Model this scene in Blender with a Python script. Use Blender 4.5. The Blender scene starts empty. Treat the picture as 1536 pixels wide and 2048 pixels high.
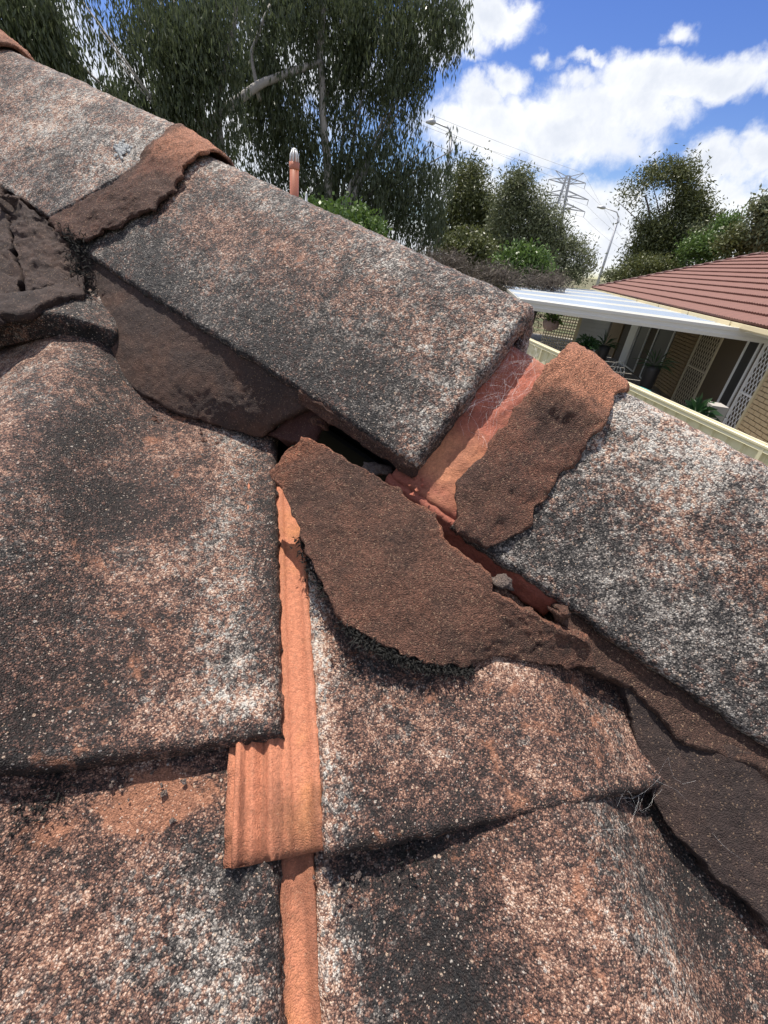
import bpy, math, random
import numpy as np
from math import sin, cos, tan, atan, atan2, radians, degrees, pi, sqrt
from mathutils import Matrix, Vector
random.seed(7); RNG = np.random.default_rng(7)
scene = bpy.context.scene
COL = scene.collection
V3 = lambda *a: np.array(a, float)

# ------------------------------------------------------------------ camera
F = 860.0; PITCH = radians(31); ROLL = atan2(178, 1406); ZC = 2.95
CAM = V3(0, 0, ZC)
fw = V3(0, cos(PITCH), -sin(PITCH)); up0 = V3(0, sin(PITCH), cos(PITCH)); rt0 = V3(1, 0, 0)
rt = rt0*cos(ROLL) + up0*sin(ROLL); up = -rt0*sin(ROLL) + up0*cos(ROLL)
cd = bpy.data.cameras.new('camera'); co = bpy.data.objects.new('camera', cd); COL.objects.link(co)
cd.sensor_width = 36; cd.sensor_fit = 'AUTO'; cd.lens = 36*F/2048; cd.clip_start = 0.01; cd.clip_end = 5000
co.matrix_world = Matrix(((rt[0], up[0], -fw[0], CAM[0]), (rt[1], up[1], -fw[1], CAM[1]), (rt[2], up[2], -fw[2], CAM[2]), (0, 0, 0, 1)))
scene.camera = co
def ray(x, y): return (fw*F + rt*(x-768) + up*(1024-y))/F
def at_d(x, y, d):
    r = ray(x, y); return CAM + r*(d/math.hypot(r[0], r[1]))
def azel(x, y):
    r = ray(x, y); return atan2(r[0], r[1]), atan2(r[2], math.hypot(r[0], r[1]))

# ------------------------------------------------------------------ world, sun, exposure
SUN_AZ, SUN_EL = radians(-38), radians(71)
scene.view_settings.view_transform = 'Standard'; scene.view_settings.look = 'None'
scene.view_settings.exposure = 0.58; scene.view_settings.gamma = 1.0
sd = bpy.data.lights.new('sun', 'SUN'); so = bpy.data.objects.new('sun', sd); COL.objects.link(so)
sd.energy = 4.6; sd.angle = radians(0.55); sd.color = (1, .93, .83)
sdir = Vector((sin(SUN_AZ)*cos(SUN_EL), cos(SUN_AZ)*cos(SUN_EL), sin(SUN_EL)))
so.rotation_euler = sdir.to_track_quat('Z', 'Y').to_euler()

class NT:
    def __init__(s, tree): s.t = tree; s.t.nodes.clear()
    def n(s, typ, **kw):
        nd = s.t.nodes.new(typ)
        for k, v in kw.items():
            if k.startswith('i_'):
                key = k[2:]; key = int(key) if key.isdigit() else key.replace('_', ' ')
                s.set(nd.inputs[key], v)
            else: setattr(nd, k, v)
        return nd
    def set(s, sock, v):
        if hasattr(v, 'is_linked') or hasattr(v, 'links'): s.t.links.new(v, sock)
        else: sock.default_value = v
    def m(s, op, a, b=None, c=None, clamp=False):
        nd = s.t.nodes.new('ShaderNodeMath'); nd.operation = op; nd.use_clamp = clamp
        for i, v in enumerate((a, b, c)):
            if v is not None: s.set(nd.inputs[i], v)
        return nd.outputs[0]
    def mix(s, f, a, b, bt='MIX'):
        nd = s.t.nodes.new('ShaderNodeMix'); nd.data_type = 'RGBA'; nd.blend_type = bt
        s.set(nd.inputs[0], f)
        for i, v in ((6, a), (7, b)): s.set(nd.inputs[i], v if hasattr(v, 'links') or len(v) == 4 else (*v, 1))
        return nd.outputs[2]
    def step(s, v, lo, hi):
        nd = s.t.nodes.new('ShaderNodeMapRange'); nd.interpolation_type = 'SMOOTHSTEP'
        s.set(nd.inputs[0], v); s.set(nd.inputs[1], lo); s.set(nd.inputs[2], hi); nd.inputs[3].default_value = 0; nd.inputs[4].default_value = 1
        return nd.outputs[0]
    def noise(s, vec, scale, detail=4, rough=.6, dist=0.0):
        nd = s.t.nodes.new('ShaderNodeTexNoise')
        s.t.links.new(vec, nd.inputs['Vector']); nd.inputs['Scale'].default_value = scale
        nd.inputs['Detail'].default_value = detail; nd.inputs['Roughness'].default_value = rough; nd.inputs['Distortion'].default_value = dist
        return nd.outputs[0]
    def voro(s, vec, scale, rnd=1.0):
        nd = s.t.nodes.new('ShaderNodeTexVoronoi'); s.t.links.new(vec, nd.inputs['Vector'])
        nd.inputs['Scale'].default_value = scale; nd.inputs['Randomness'].default_value = rnd
        return nd
    def ramp(s, f, stops, interp='LINEAR'):
        nd = s.t.nodes.new('ShaderNodeValToRGB'); cr = nd.color_ramp; cr.interpolation = interp
        while len(cr.elements) < len(stops): cr.elements.new(.5)
        for e, (p, c) in zip(cr.elements, stops): e.position = p; e.color = (*c, 1)
        s.set(nd.inputs[0], f); return nd.outputs[0]

world = bpy.data.worlds.new('World'); scene.world = world; world.use_nodes = True
w = NT(world.node_tree)
sky = w.n('ShaderNodeTexSky', sky_type='NISHITA', sun_disc=False, sun_elevation=SUN_EL, sun_rotation=SUN_AZ,
          altitude=50, air_density=1.0, dust_density=.35, ozone_density=2.2)
tc = w.n('ShaderNodeTexCoord'); sep = w.n('ShaderNodeSeparateXYZ'); w.t.links.new(tc.outputs['Generated'], sep.inputs[0])
dx, dy, dz = sep.outputs
az_n = w.m('ARCTAN2', dx, dy); el_n = w.m('ARCSINE', dz)
dirv = tc.outputs['Generated']
warp1 = w.m('MULTIPLY', w.m('SUBTRACT', w.noise(dirv, 7, 6, .6), .5), .17)
map2 = w.n('ShaderNodeMapping', i_Location=(3.1, 7.7, 1.3)); w.t.links.new(dirv, map2.inputs[0])
warp2 = w.m('MULTIPLY', w.m('SUBTRACT', w.noise(map2.outputs[0], 9, 6, .6), .5), .10)
azw = w.m('ADD', az_n, warp1); elw = w.m('ADD', el_n, warp2)
CLOUDS = [(985, 262, 150, 75, 1), (1130, 270, 190, 75, 1), (1235, 215, 160, 75, 1), (1330, 160, 160, 62, 1), (1440, 155, 130, 62, 1), (1010, 165, 62, 36, .8),
          (950, 205, 70, 50, .9), (960, 45, 120, 60, 1), (880, 70, 110, 70, .9), (1030, 30, 60, 40, .7), (1000, 390, 210, 58, 1), (1160, 420, 230, 62, 1), (1440, 330, 75, 62, 1), (1550, 300, 70, 62, 1),
          (1500, 420, 190, 68, 1), (1250, 500, 420, 60, .9), (860, 480, 260, 60, .8), (1110, 122, 38, 26, .55), (1185, 118, 48, 16, .55), (1372, 48, 34, 34, .55), (912, 131, 52, 16, .5), (1160, 165, 42, 34, .6),
          (330, 230, 330, 160, .9), (120, 60, 200, 100, .6), (620, 120, 210, 110, .9), (560, 380, 250, 80, .8)]
tot = None
for (x, y, rx, ry, wt) in CLOUDS:
    a, e = azel(x, y); a2, _ = azel(x+rx*.7, y+rx*.09); _, e2 = azel(x, y-ry*.7)
    ra, re = abs(a2-a)/.7, abs(e2-e)/.7
    qa = w.m('DIVIDE', w.m('SUBTRACT', azw, a), ra); qe = w.m('DIVIDE', w.m('SUBTRACT', elw, e), re)
    d2 = w.m('ADD', w.m('MULTIPLY', qa, qa), w.m('MULTIPLY', qe, qe))
    bl = w.m('MULTIPLY', w.m('SUBTRACT', 1.25, w.m('SQRT', d2)), wt)
    tot = bl if tot is None else w.m('MAXIMUM', tot, bl)
# the same kind of broken cloud goes on over the rest of the sky
el_out = w.step(el_n, .33, .5); az_out = w.step(w.m('ABSOLUTE', w.m('SUBTRACT', az_n, -.05)), .72, .95)
outm = w.m('MAXIMUM', el_out, az_out)
gen = w.m('MULTIPLY', w.m('SUBTRACT', w.m('ADD', w.noise(dirv, 3.2, 6, .62), .02), .42), 4.0)
tot = w.m('MAXIMUM', tot, w.m('ADD', w.m('MULTIPLY', gen, outm), w.m('MULTIPLY', w.m('SUBTRACT', outm, 1), 2)))
fbm = w.noise(dirv, 16, 9, .66, .3)
cm = w.m('ADD', tot, w.m('MULTIPLY', w.m('SUBTRACT', fbm, .5), 1.15))
mask = w.step(cm, .04, .72)
dens = w.noise(map2.outputs[0], 11, 7, .6, .2)
shade = w.m('ADD', w.m('MULTIPLY', w.step(dens, .35, .68), .55), w.m('MULTIPLY', w.step(cm, 1.15, .3), .45))
ccol = w.mix(shade, (.66, .70, .78, 1), (1.0, 1.0, 1.0, 1))
hs = w.n('ShaderNodeHueSaturation', i_Hue=.522, i_Saturation=1.3, i_Value=1.0); w.t.links.new(sky.outputs[0], hs.inputs['Color'])
bg1 = w.n('ShaderNodeBackground', i_Strength=.092); w.t.links.new(hs.outputs[0], bg1.inputs[0])
bg2 = w.n('ShaderNodeBackground', i_Strength=.80); w.t.links.new(ccol, bg2.inputs[0])
mx = w.n('ShaderNodeMixShader'); w.t.links.new(w.m('MULTIPLY', mask, w.step(el_n, -.08, .0)), mx.inputs[0])
w.t.links.new(bg1.outputs[0], mx.inputs[1]); w.t.links.new(bg2.outputs[0], mx.inputs[2])
wo = w.n('ShaderNodeOutputWorld'); w.t.links.new(mx.outputs[0], wo.inputs[0])

# ------------------------------------------------------------------ helpers
def vhash(ix, iy, iz, seed):
    h = (ix*374761393 + iy*668265263 + iz*2147483647 + seed*974634777) & 0xffffffff
    h = ((h ^ (h >> 13))*1274126177) & 0xffffffff
    h = ((h ^ (h >> 15))*2246822519) & 0xffffffff
    return ((h ^ (h >> 16)) & 0xffffff)/float(0xffffff)
def vn(P, sc, seed=0):
    """value noise in -1..1 on points P (...,3)"""
    Q = np.asarray(P)*sc; i = np.floor(Q).astype(np.int64); f = Q-i; f = f*f*(3-2*f)
    r = 0
    for a in (0, 1):
        for b in (0, 1):
            for c in (0, 1):
                wt = (f[..., 0] if a else 1-f[..., 0])*(f[..., 1] if b else 1-f[..., 1])*(f[..., 2] if c else 1-f[..., 2])
                r = r + wt*vhash(i[..., 0]+a, i[..., 1]+b, i[..., 2]+c, seed)
    return r*2-1
def fb(P, sc, oct=3, seed=0, g=.5):
    r = 0; a = 1
    for k in range(oct): r = r + a*vn(P, sc*2.03**k, seed+k*17); a *= g
    return r

def link(name, me, mat=None, parent=None, **props):
    o = bpy.data.objects.new(name, me); COL.objects.link(o)
    if mat is not None and me is not None and not me.materials: me.materials.append(mat)
    if parent is not None: o.parent = parent
    for k, v in props.items():
        if v is not None: o[k] = v
    return o
def raw(name, verts, faces, mat, parent=None, smooth=False, **props):
    me = bpy.data.meshes.new(name); me.from_pydata([tuple(v) for v in verts], [], [tuple(f) for f in faces]); me.update()
    if smooth: me.polygons.foreach_set('use_smooth', [True]*len(me.polygons))
    return link(name, me, mat, parent, **props)
def empty(name, loc, label, cat, group=None):
    o = bpy.data.objects.new(name, None); COL.objects.link(o); o.location = tuple(loc); o.empty_display_size = .1
    o['label'] = label; o['category'] = cat
    if group: o['group'] = group
    return o
def child(o, parent):
    bpy.context.view_layer.update()
    o.parent = parent; o.matrix_parent_inverse = Matrix.Translation(-Vector(parent.location)); return o
class MB:
    def __init__(s): s.v = []; s.f = []
    def add(s, vs, fs):
        b = len(s.v); s.v += [tuple(map(float, q)) for q in vs]; s.f += [tuple(b+i for i in f) for f in fs]; return s
    def box(s, c, X, Y, Z):
        """box centred on c with half-axis vectors"""
        c, X, Y, Z = map(np.asarray, (c, X, Y, Z))
        vs = [c+a*X+b*Y+d*Z for d in (-1, 1) for b in (-1, 1) for a in (-1, 1)]
        fs = [(0, 2, 3, 1), (4, 5, 7, 6), (0, 1, 5, 4), (2, 6, 7, 3), (0, 4, 6, 2), (1, 3, 7, 5)]
        if np.dot(np.cross(X, Y), Z) < 0: fs = [f[::-1] for f in fs]
        return s.add(vs, fs)
    def bar(s, a, b, wd, hint=(0, 0, 1), ht=None):
        a, b = np.asarray(a, float), np.asarray(b, float); d = b-a; ln = np.linalg.norm(d); d = d/ln
        x = np.cross(d, hint); n = np.linalg.norm(x)
        x = np.cross(d, (1, 0, 0)) if n < 1e-4 else x
        x = x/np.linalg.norm(x); y = np.cross(x, d); ht = ht or wd
        return s.box((a+b)/2, x*wd/2, d*ln/2, y*ht/2)
    def tube(s, path, rad, k=8, cap=True):
        path = [np.asarray(p, float) for p in path]; n = len(path)
        if not hasattr(rad, '__len__'): rad = [rad]*n
        b = len(s.v); px = None
        for i in range(n):
            t = path[min(i+1, n-1)]-path[max(i-1, 0)]; t = t/(np.linalg.norm(t)+1e-12)
            if px is None:
                px = np.cross(t, (0, 0, 1)); px = np.cross(t, (1, 0, 0)) if np.linalg.norm(px) < 1e-3 else px
            px = px-t*np.dot(px, t); px /= np.linalg.norm(px); py = np.cross(t, px)
            for j in range(k):
                a = 2*pi*j/k; s.v.append(tuple(path[i]+rad[i]*(px*cos(a)+py*sin(a))))
        for i in range(n-1):
            for j in range(k):
                j2 = (j+1) % k; s.f.append((b+i*k+j, b+i*k+j2, b+(i+1)*k+j2, b+(i+1)*k+j))
        if cap:
            s.f.append(tuple(b+j for j in range(k))[::-1]); s.f.append(tuple(b+(n-1)*k+j for j in range(k)))
        return s
    def build(s, name, mat, parent=None, smooth=False, **props):
        o = raw(name, s.v, s.f, mat, None, smooth, **props)
        if parent is not None:
            if parent.type == 'EMPTY' or parent.parent is not None or parent.location.length: 
                o.parent = parent; o.matrix_parent_inverse = Matrix.Translation(-world_loc(parent))
            else: o.parent = parent
        return o
def world_loc(o):
    return Vector(o.location) if o.parent is None else Vector((0, 0, 0)) if o.type == 'MESH' else Vector(o.location)

def resample(poly, n):
    P = np.asarray(poly, float); d = np.r_[0, np.cumsum(np.linalg.norm(np.diff(P, axis=0), axis=1))]
    t = np.linspace(0, d[-1], n); return np.stack([np.interp(t, d, P[:, k]) for k in range(P.shape[1])], 1)
def coons(bot, top, left, right, nu, nv):
    b, t, l, r = resample(bot, nu), resample(top, nu), resample(left, nv), resample(right, nv)
    u = np.linspace(0, 1, nu)[None, :, None]; v = np.linspace(0, 1, nv)[:, None, None]
    return ((1-v)*b[None]+v*t[None]+(1-u)*l[:, None]+u*r[:, None]
            - ((1-u)*(1-v)*b[0]+u*(1-v)*b[-1]+(1-u)*v*t[0]+u*v*t[-1]))
def gridnorm(P):
    a = np.gradient(P, axis=1); b = np.gradient(P, axis=0); n = np.cross(a, b); return n/(np.linalg.norm(n, axis=2, keepdims=True)+1e-12)
def slab(name, P, thick, mat, parent=None, rnd=.005, amp=.0008, edge=.0012, under=None, seed=0, attrs=None, flip=False, jag=0.0, jagsc=90, wallamp=.0012, **props):
    """closed, rough-edged slab below the grid of points P (nv,nu,3)"""
    P = np.array(P, float); nv, nu = P.shape[:2]; Nn = gridnorm(P)
    if flip: Nn = -Nn
    du = np.linalg.norm(np.diff(P, axis=1), axis=2); dv = np.linalg.norm(np.diff(P, axis=0), axis=2)
    cu = np.c_[np.zeros(nv), np.cumsum(du, 1)]; cv = np.r_[np.zeros((1, nu)), np.cumsum(dv, 0)]
    d = np.minimum(np.minimum(cu, cu[:, -1:]-cu), np.minimum(cv, cv[-1:]-cv))
    base = P.copy()
    # in-plane wobble near the rim
    fall = np.exp(-d/(.006+jag*1.5))[..., None]
    wob = np.stack([fb(P, 140, 2, seed+3+k) for k in range(3)], 2)*edge + np.stack([fb(P, jagsc, 3, seed+31+k) for k in range(3)], 2)*jag
    wob -= Nn*np.sum(wob*Nn, 2, keepdims=True)
    P = P + wob*fall; rim = P.copy()
    q = np.clip(1-d/rnd, 0, 1); P = P - Nn*(rnd*(1-np.sqrt(np.clip(1-q*q, 0, 1))))[..., None]
    P = P + Nn*(amp*(fb(base, 160, 2, seed+11)) + amp*1.1*fb(base, 38, 2, seed+23) + amp*.9*vn(base, 390, seed+5))[..., None]
    tv = thick if np.isscalar(thick) else np.asarray(thick)
    Bt = rim - Nn*(tv if np.isscalar(tv) else tv[..., None])
    loop = [(0, i) for i in range(nu)]+[(j, nu-1) for j in range(1, nv)]+[(nv-1, i) for i in range(nu-2, -1, -1)]+[(j, 0) for j in range(nv-2, 0, -1)]
    L = np.array(loop); m = len(L); K = 5
    top = P.reshape(-1, 3); bot = Bt.reshape(-1, 3); rings = []
    a0 = P[L[:, 0], L[:, 1]]; b0 = Bt[L[:, 0], L[:, 1]]; nn = Nn[L[:, 0], L[:, 1]]
    tan_ = np.roll(a0, -1, 0)-np.roll(a0, 1, 0); out = np.cross(tan_, nn); out /= np.linalg.norm(out, axis=1, keepdims=True)+1e-12
    if flip: out = -out
    for k in range(1, K):
        t = k/K; q_ = a0*(1-t)+b0*t; am = wallamp*sin(pi*t)**.5
        q_ = q_ + out*(am*(fb(q_, 170, 2, seed+40)+.5*vn(q_, 420, seed+41)+ .2))[:, None]; rings.append(q_)
    V = np.vstack([top, bot]+rings); nt = nv*nu
    idx = np.arange(nt).reshape(nv, nu)
    q4 = np.stack([idx[:-1, :-1], idx[:-1, 1:], idx[1:, 1:], idx[1:, :-1]], -1).reshape(-1, 4)
    qb = q4[:, ::-1]+nt
    lt = L[:, 0]*nu+L[:, 1]; levels = [lt]+[np.arange(m)+2*nt+m*k for k in range(K-1)]+[lt+nt]
    walls = []
    for k in range(K):
        A, B = levels[k], levels[k+1]; walls.append(np.stack([A, B, np.roll(B, -1), np.roll(A, -1)], -1))
    Fq = np.vstack([q4, qb]+walls)
    if flip: Fq = Fq[:, ::-1]
    me = bpy.data.meshes.new(name); me.vertices.add(len(V)); me.vertices.foreach_set('co', V.ravel())
    me.loops.add(len(Fq)*4); me.polygons.add(len(Fq)); me.loops.foreach_set('vertex_index', Fq.ravel().astype(np.int32))
    me.polygons.foreach_set('loop_start', np.arange(0, len(Fq)*4, 4, dtype=np.int32)); me.polygons.foreach_set('loop_total', np.full(len(Fq), 4, np.int32))
    me.polygons.foreach_set('use_smooth', np.ones(len(Fq), bool)); me.update(calc_edges=True); me.validate()
    for an in ('dark', 'pale', 'warm'):
        A = np.zeros((nv, nu)) if attrs is None or an not in attrs else np.broadcast_to(attrs[an], (nv, nu))
        flat = A.reshape(-1); ringv = A[L[:, 0], L[:, 1]]
        full = np.concatenate([flat, flat]+[ringv]*(K-1))
        at = me.attributes.new(an, 'FLOAT', 'POINT'); at.data.foreach_set('value', full.astype(np.float32))
    o = link(name, me, mat, None, **props)
    if parent is not None:
        o.parent = parent
        o.matrix_parent_inverse = Matrix.Translation(-world_loc(parent))
    return o

# ------------------------------------------------------------------ materials
def new_mat(name):
    m = bpy.data.materials.new(name); m.use_nodes = True; t = NT(m.node_tree)
    out = t.n('ShaderNodeOutputMaterial'); bs = t.n('ShaderNodeBsdfPrincipled'); t.t.links.new(bs.outputs[0], out.inputs[0])
    return m, t, bs
def simple(name, col, rough=.6, var=.12, sc=8, metal=0.0, bump=0.0, bsc=60, spec=.5):
    m, t, bs = new_mat(name); c = t.n('ShaderNodeTexCoord').outputs['Object']
    n = t.noise(c, sc, 5, .6)
    k = t.m('ADD', t.m('MULTIPLY', t.m('SUBTRACT', n, .5), var*2.5), 1)
    mul = t.n('ShaderNodeVectorMath', operation='SCALE'); mul.inputs[0].default_value = col; t.t.links.new(k, mul.inputs['Scale'])
    t.t.links.new(mul.outputs[0], bs.inputs['Base Color']); bs.inputs['Roughness'].default_value = rough; bs.inputs['Metallic'].default_value = metal
    bs.inputs['Specular IOR Level'].default_value = spec
    if bump:
        bp = t.n('ShaderNodeBump', i_Strength=.6, i_Distance=bump); t.t.links.new(t.noise(c, bsc, 4, .6), bp.inputs['Height']); t.t.links.new(bp.outputs[0], bs.inputs['Normal'])
    return m
def attr(t, n): a = t.n('ShaderNodeAttribute'); a.attribute_name = n; return a.outputs['Fac']
def granule(name, dark=0.0, pale=0.0, warm=0.0, cell=1180):
    """old concrete tile: fine coloured sand, bald terracotta blotches, black and grey lichen film"""
    m, t, bs = new_mat(name); c = t.n('ShaderNodeTexCoord').outputs['Object']
    wv = t.n('ShaderNodeTexNoise', i_Scale=700.0, i_Detail=3.0); t.t.links.new(c, wv.inputs[0])
    add = t.n('ShaderNodeVectorMath', operation='MULTIPLY_ADD'); t.t.links.new(wv.outputs['Color'], add.inputs[0]); add.inputs[1].default_value = (.0010,)*3; t.t.links.new(c, add.inputs[2])
    v1 = t.voro(add.outputs[0], cell); v3 = t.voro(add.outputs[0], cell*.42)
    s1 = t.n('ShaderNodeSeparateColor'); t.t.links.new(v1.outputs['Color'], s1.inputs[0])
    s3 = t.n('ShaderNodeSeparateColor'); t.t.links.new(v3.outputs['Color'], s3.inputs[0])
    fine = t.noise(c, 1500, 2, .6)
    pa = t.noise(c, 13, 6, .66, .4); pb = t.noise(c, 27, 6, .7, .2); pc = t.noise(c, 85, 7, .74, .2); pd = t.noise(c, 210, 5, .7)
    grain = t.m('ADD', t.m('ADD', t.m('MULTIPLY', s1.outputs[0], .48), t.m('MULTIPLY', fine, .42)), t.m('MULTIPLY', s3.outputs[0], .14))
    gap = t.step(v1.outputs['Distance'], .70, .30)
    da = attr(t, 'dark'); pl = attr(t, 'pale'); wa = attr(t, 'warm')
    patch = t.m('ADD', t.m('ADD', t.m('MULTIPLY', t.m('SUBTRACT', pa, .5), 1.15), t.m('MULTIPLY', t.m('SUBTRACT', pc, .5), 1.25)), t.m('MULTIPLY', t.m('SUBTRACT', pd, .5), .7))
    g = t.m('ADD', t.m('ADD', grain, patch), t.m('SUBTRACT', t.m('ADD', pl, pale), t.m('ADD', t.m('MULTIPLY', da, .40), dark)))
    g = t.m('SUBTRACT', t.m('SUBTRACT', g, .020), t.m('MULTIPLY', t.m('SUBTRACT', 1, gap), .16))
    warmf = t.step(t.m('ADD', t.m('ADD', pb, t.m('MULTIPLY', t.m('SUBTRACT', s3.outputs[1], .5), .34)), t.m('ADD', wa, warm)), .38, .64)
    cool = t.ramp(g, [(.10, (.010, .0095, .010)), (.32, (.032, .029, .028)), (.46, (.085, .076, .070)), (.62, (.185, .165, .148)), (.76, (.32, .295, .265)), (.95, (.54, .515, .47))])
    warmc = t.ramp(g, [(.10, (.014, .010, .009)), (.30, (.050, .030, .026)), (.45, (.125, .064, .048)), (.60, (.235, .125, .086)), (.76, (.39, .245, .175)), (.95, (.58, .46, .37))])
    col = t.mix(warmf, cool, warmc)
    bald = t.m('MULTIPLY', t.step(t.m('ADD', t.noise(c, 48, 6, .72, .5), t.m('MULTIPLY', wa, .55)), .64, .76), .7)
    col = t.mix(bald, col, t.mix(t.m('MULTIPLY', grain, 1.0), (.20, .085, .05, 1), (.46, .21, .12, 1)))
    spark = t.m('MULTIPLY', t.m('GREATER_THAN', s1.outputs[2], .915), t.step(v1.outputs['Distance'], .5, .3))
    col = t.mix(t.m('MULTIPLY', spark, .6), col, t.mix(s3.outputs[2], (.58, .55, .50, 1), (.58, .38, .25, 1)))
    big = t.m('MULTIPLY', t.m('GREATER_THAN', s3.outputs[0], .955), t.step(v3.outputs['Distance'], .42, .26))
    col = t.mix(t.m('MULTIPLY', big, .7), col, t.mix(s3.outputs[2], (.50, .47, .43, 1), (.52, .36, .24, 1)))
    t.t.links.new(col, bs.inputs['Base Color'])
    t.t.links.new(t.m('SUBTRACT', .85, t.m('MULTIPLY', s1.outputs[1], .35)), bs.inputs['Roughness']); bs.inputs['Specular IOR Level'].default_value = .4
    hgt = t.m('ADD', t.m('ADD', t.m('MULTIPLY', v1.outputs['Distance'], -.7), t.m('MULTIPLY', v3.outputs['Distance'], -.55)), t.m('ADD', t.m('MULTIPLY', grain, .5), t.m('ADD', t.m('MULTIPLY', pc, 1.3), t.m('MULTIPLY', pd, 1.2))))
    bp = t.n('ShaderNodeBump', i_Strength=1.0, i_Distance=.0011); t.t.links.new(hgt, bp.inputs['Height']); t.t.links.new(bp.outputs[0], bs.inputs['Normal'])
    return m
def mortar(name, c0, c1, c2, scale=1.0, grainbump=.0009, stain=.5, sand=1.0):
    """sandy pointing: c0 dark film, c1 body, c2 fresh orange"""
    m, t, bs = new_mat(name); c = t.n('ShaderNodeTexCoord').outputs['Object']
    wv = t.n('ShaderNodeTexNoise', i_Scale=600.0, i_Detail=3.0); t.t.links.new(c, wv.inputs[0])
    add = t.n('ShaderNodeVectorMath', operation='MULTIPLY_ADD'); t.t.links.new(wv.outputs['Color'], add.inputs[0]); add.inputs[1].default_value = (.001,)*3; t.t.links.new(c, add.inputs[2])
    v = t.voro(add.outputs[0], 1450); s = t.n('ShaderNodeSeparateColor'); t.t.links.new(v.outputs['Color'], s.inputs[0])
    pa = t.noise(c, 17*scale, 6, .65, .6); pb = t.noise(c, 60*scale, 6, .7); pc = t.noise(c, 9*scale, 5, .6, .3); pd = t.noise(c, 420, 4, .7)
    wa = attr(t, 'warm'); da = attr(t, 'dark')
    col = t.mix(t.step(t.m('ADD', t.m('ADD', pa, wa), t.m('MULTIPLY', t.m('SUBTRACT', pb, .5), .6)), .45, .78), c1, c2)
    col = t.mix(t.m('MULTIPLY', t.step(t.m('ADD', t.m('ADD', pc, da), t.m('MULTIPLY', t.m('SUBTRACT', pb, .5), .8)), .44, .70), stain), col, c0)
    k = t.m('ADD', t.m('ADD', 1-.5*sand, t.m('MULTIPLY', s.outputs[0], .65*sand)), t.m('MULTIPLY', t.m('SUBTRACT', pd, .42), 1.1))
    mul = t.n('ShaderNodeVectorMath', operation='SCALE'); t.t.links.new(col, mul.inputs[0]); t.t.links.new(k, mul.inputs['Scale'])
    sp = t.mix(t.m('MULTIPLY', t.m('GREATER_THAN', s.outputs[1], .955), .34*sand), mul.outputs[0], (.46, .31, .20, 1))
    t.t.links.new(sp, bs.inputs['Base Color']); bs.inputs['Roughness'].default_value = .8; bs.inputs['Specular IOR Level'].default_value = .4
    h = t.m('ADD', t.m('MULTIPLY', v.outputs['Distance'], -1.0*sand), t.m('ADD', t.m('MULTIPLY', pb, 1.4), t.m('MULTIPLY', pd, .7)))
    bp = t.n('ShaderNodeBump', i_Strength=1.0, i_Distance=grainbump); t.t.links.new(h, bp.inputs['Height']); t.t.links.new(bp.outputs[0], bs.inputs['Normal'])
    return m
M = {}
M['tile'] = granule('weathered_tile', .05, 0, .05)
M['tile_dark'] = granule('dark_weathered_tile', .10, 0, .04)
M['cap'] = granule('lichen_cap', .02, .0, -.01, 1000)
M['mortar'] = mortar('brown_pointing', (.045, .028, .022), (.150, .070, .046), (.33, .130, .072), 1, .0010, .68, 1.35)
M['mortar_dark_shaded'] = mortar('dark_shaded_bedding', (.020, .014, .013), (.040, .024, .020), (.080, .040, .027), 1, .001, .7, .7)  # dark mortar; cap overhang's shade is mixed into film and body tones
M['mortar_orange'] = mortar('orange_pointing', (.050, .030, .024), (.185, .078, .050), (.44, .19, .11), 1, .0010, .7, 1.35)
M['terra'] = mortar('bare_terracotta', (.15, .06, .035), (.41, .160, .090), (.43, .185, .075), .6, .0007, .7, .5)
M['terra_red'] = mortar('red_oxide', (.13, .045, .036), (.40, .125, .080), (.52, .22, .115), .6, .0009, .5, .35)
M['stub'] = mortar('shaded_red_stub', (.02, .011, .010), (.085, .024, .018), (.13, .042, .03), .6, .0009, .6, .5)  # red deepened so the shade under the cap is in the colour
M['void'] = simple('sarking', (.012, .012, .013), .9)  # blackened so underlay and rafter keep the roof gap dark
M['moss'] = simple('black_moss', (.010, .0095, .008), .95, .3, 300)
M['lichen'] = simple('white_lichen', (.36, .37, .37), .95, .5, 500, 0, .0008, 500)
M['stone'] = mortar('grey_mortar', (.10, .085, .08), (.15, .115, .10), (.19, .16, .15), 1, .0012, .4)
M['web'] = simple('web_silk', (.8, .8, .8), .4, .02)
M['pvc'] = simple('terracotta_pipe', (.42, .15, .085), .45, .06)
M['white'] = simple('white_paint', (.74, .75, .75), .4, .04)
M['cream'] = simple('cream_steel', (.72, .66, .45), .35, .04, 3)
M['creamd'] = simple('cream_trim', (.60, .52, .34), .5, .06, 5)
M['rtile'] = simple('red_brown_tile', (.160, .066, .049), .7, .3, 5, 0, .003, 90)
M['rcap'] = simple('brown_ridge', (.085, .030, .025), .6, .14, 6)
M['brick'] = simple('cream_brick', (.52, .40, .24), .85, .12, 6, 0, .003, 70)
M['brick_shaded'] = simple('shaded_tan_brick', (.27, .19, .10), .85, .12, 6, 0, .003, 70)  # tan brick dimmed, the patio cover's shade put into its colour
M['joint'] = simple('brick_joint', (.38, .31, .2), .9)
M['sheet'] = simple('patio_sheet', (.31, .37, .45), .25, .04, 2)
M['sheetw'] = simple('white_patio_sheet', (.50, .50, .45), .3, .04, 2)
M['gutter'] = simple('white_gutter', (.55, .54, .50), .4, .05, 3)
M['alu'] = simple('white_aluminium', (.75, .75, .74), .35, .03)
M['dark'] = simple('dark_interior', (.02, .02, .022), .5)
M['tanwall_shaded'] = simple('shaded_tan_wall', (.085, .062, .036), .8, .08, 3)  # tan wall with the shade under the patio roof painted in
M['lattice'] = simple('cream_lattice', (.56, .49, .35), .7, .08)
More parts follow.
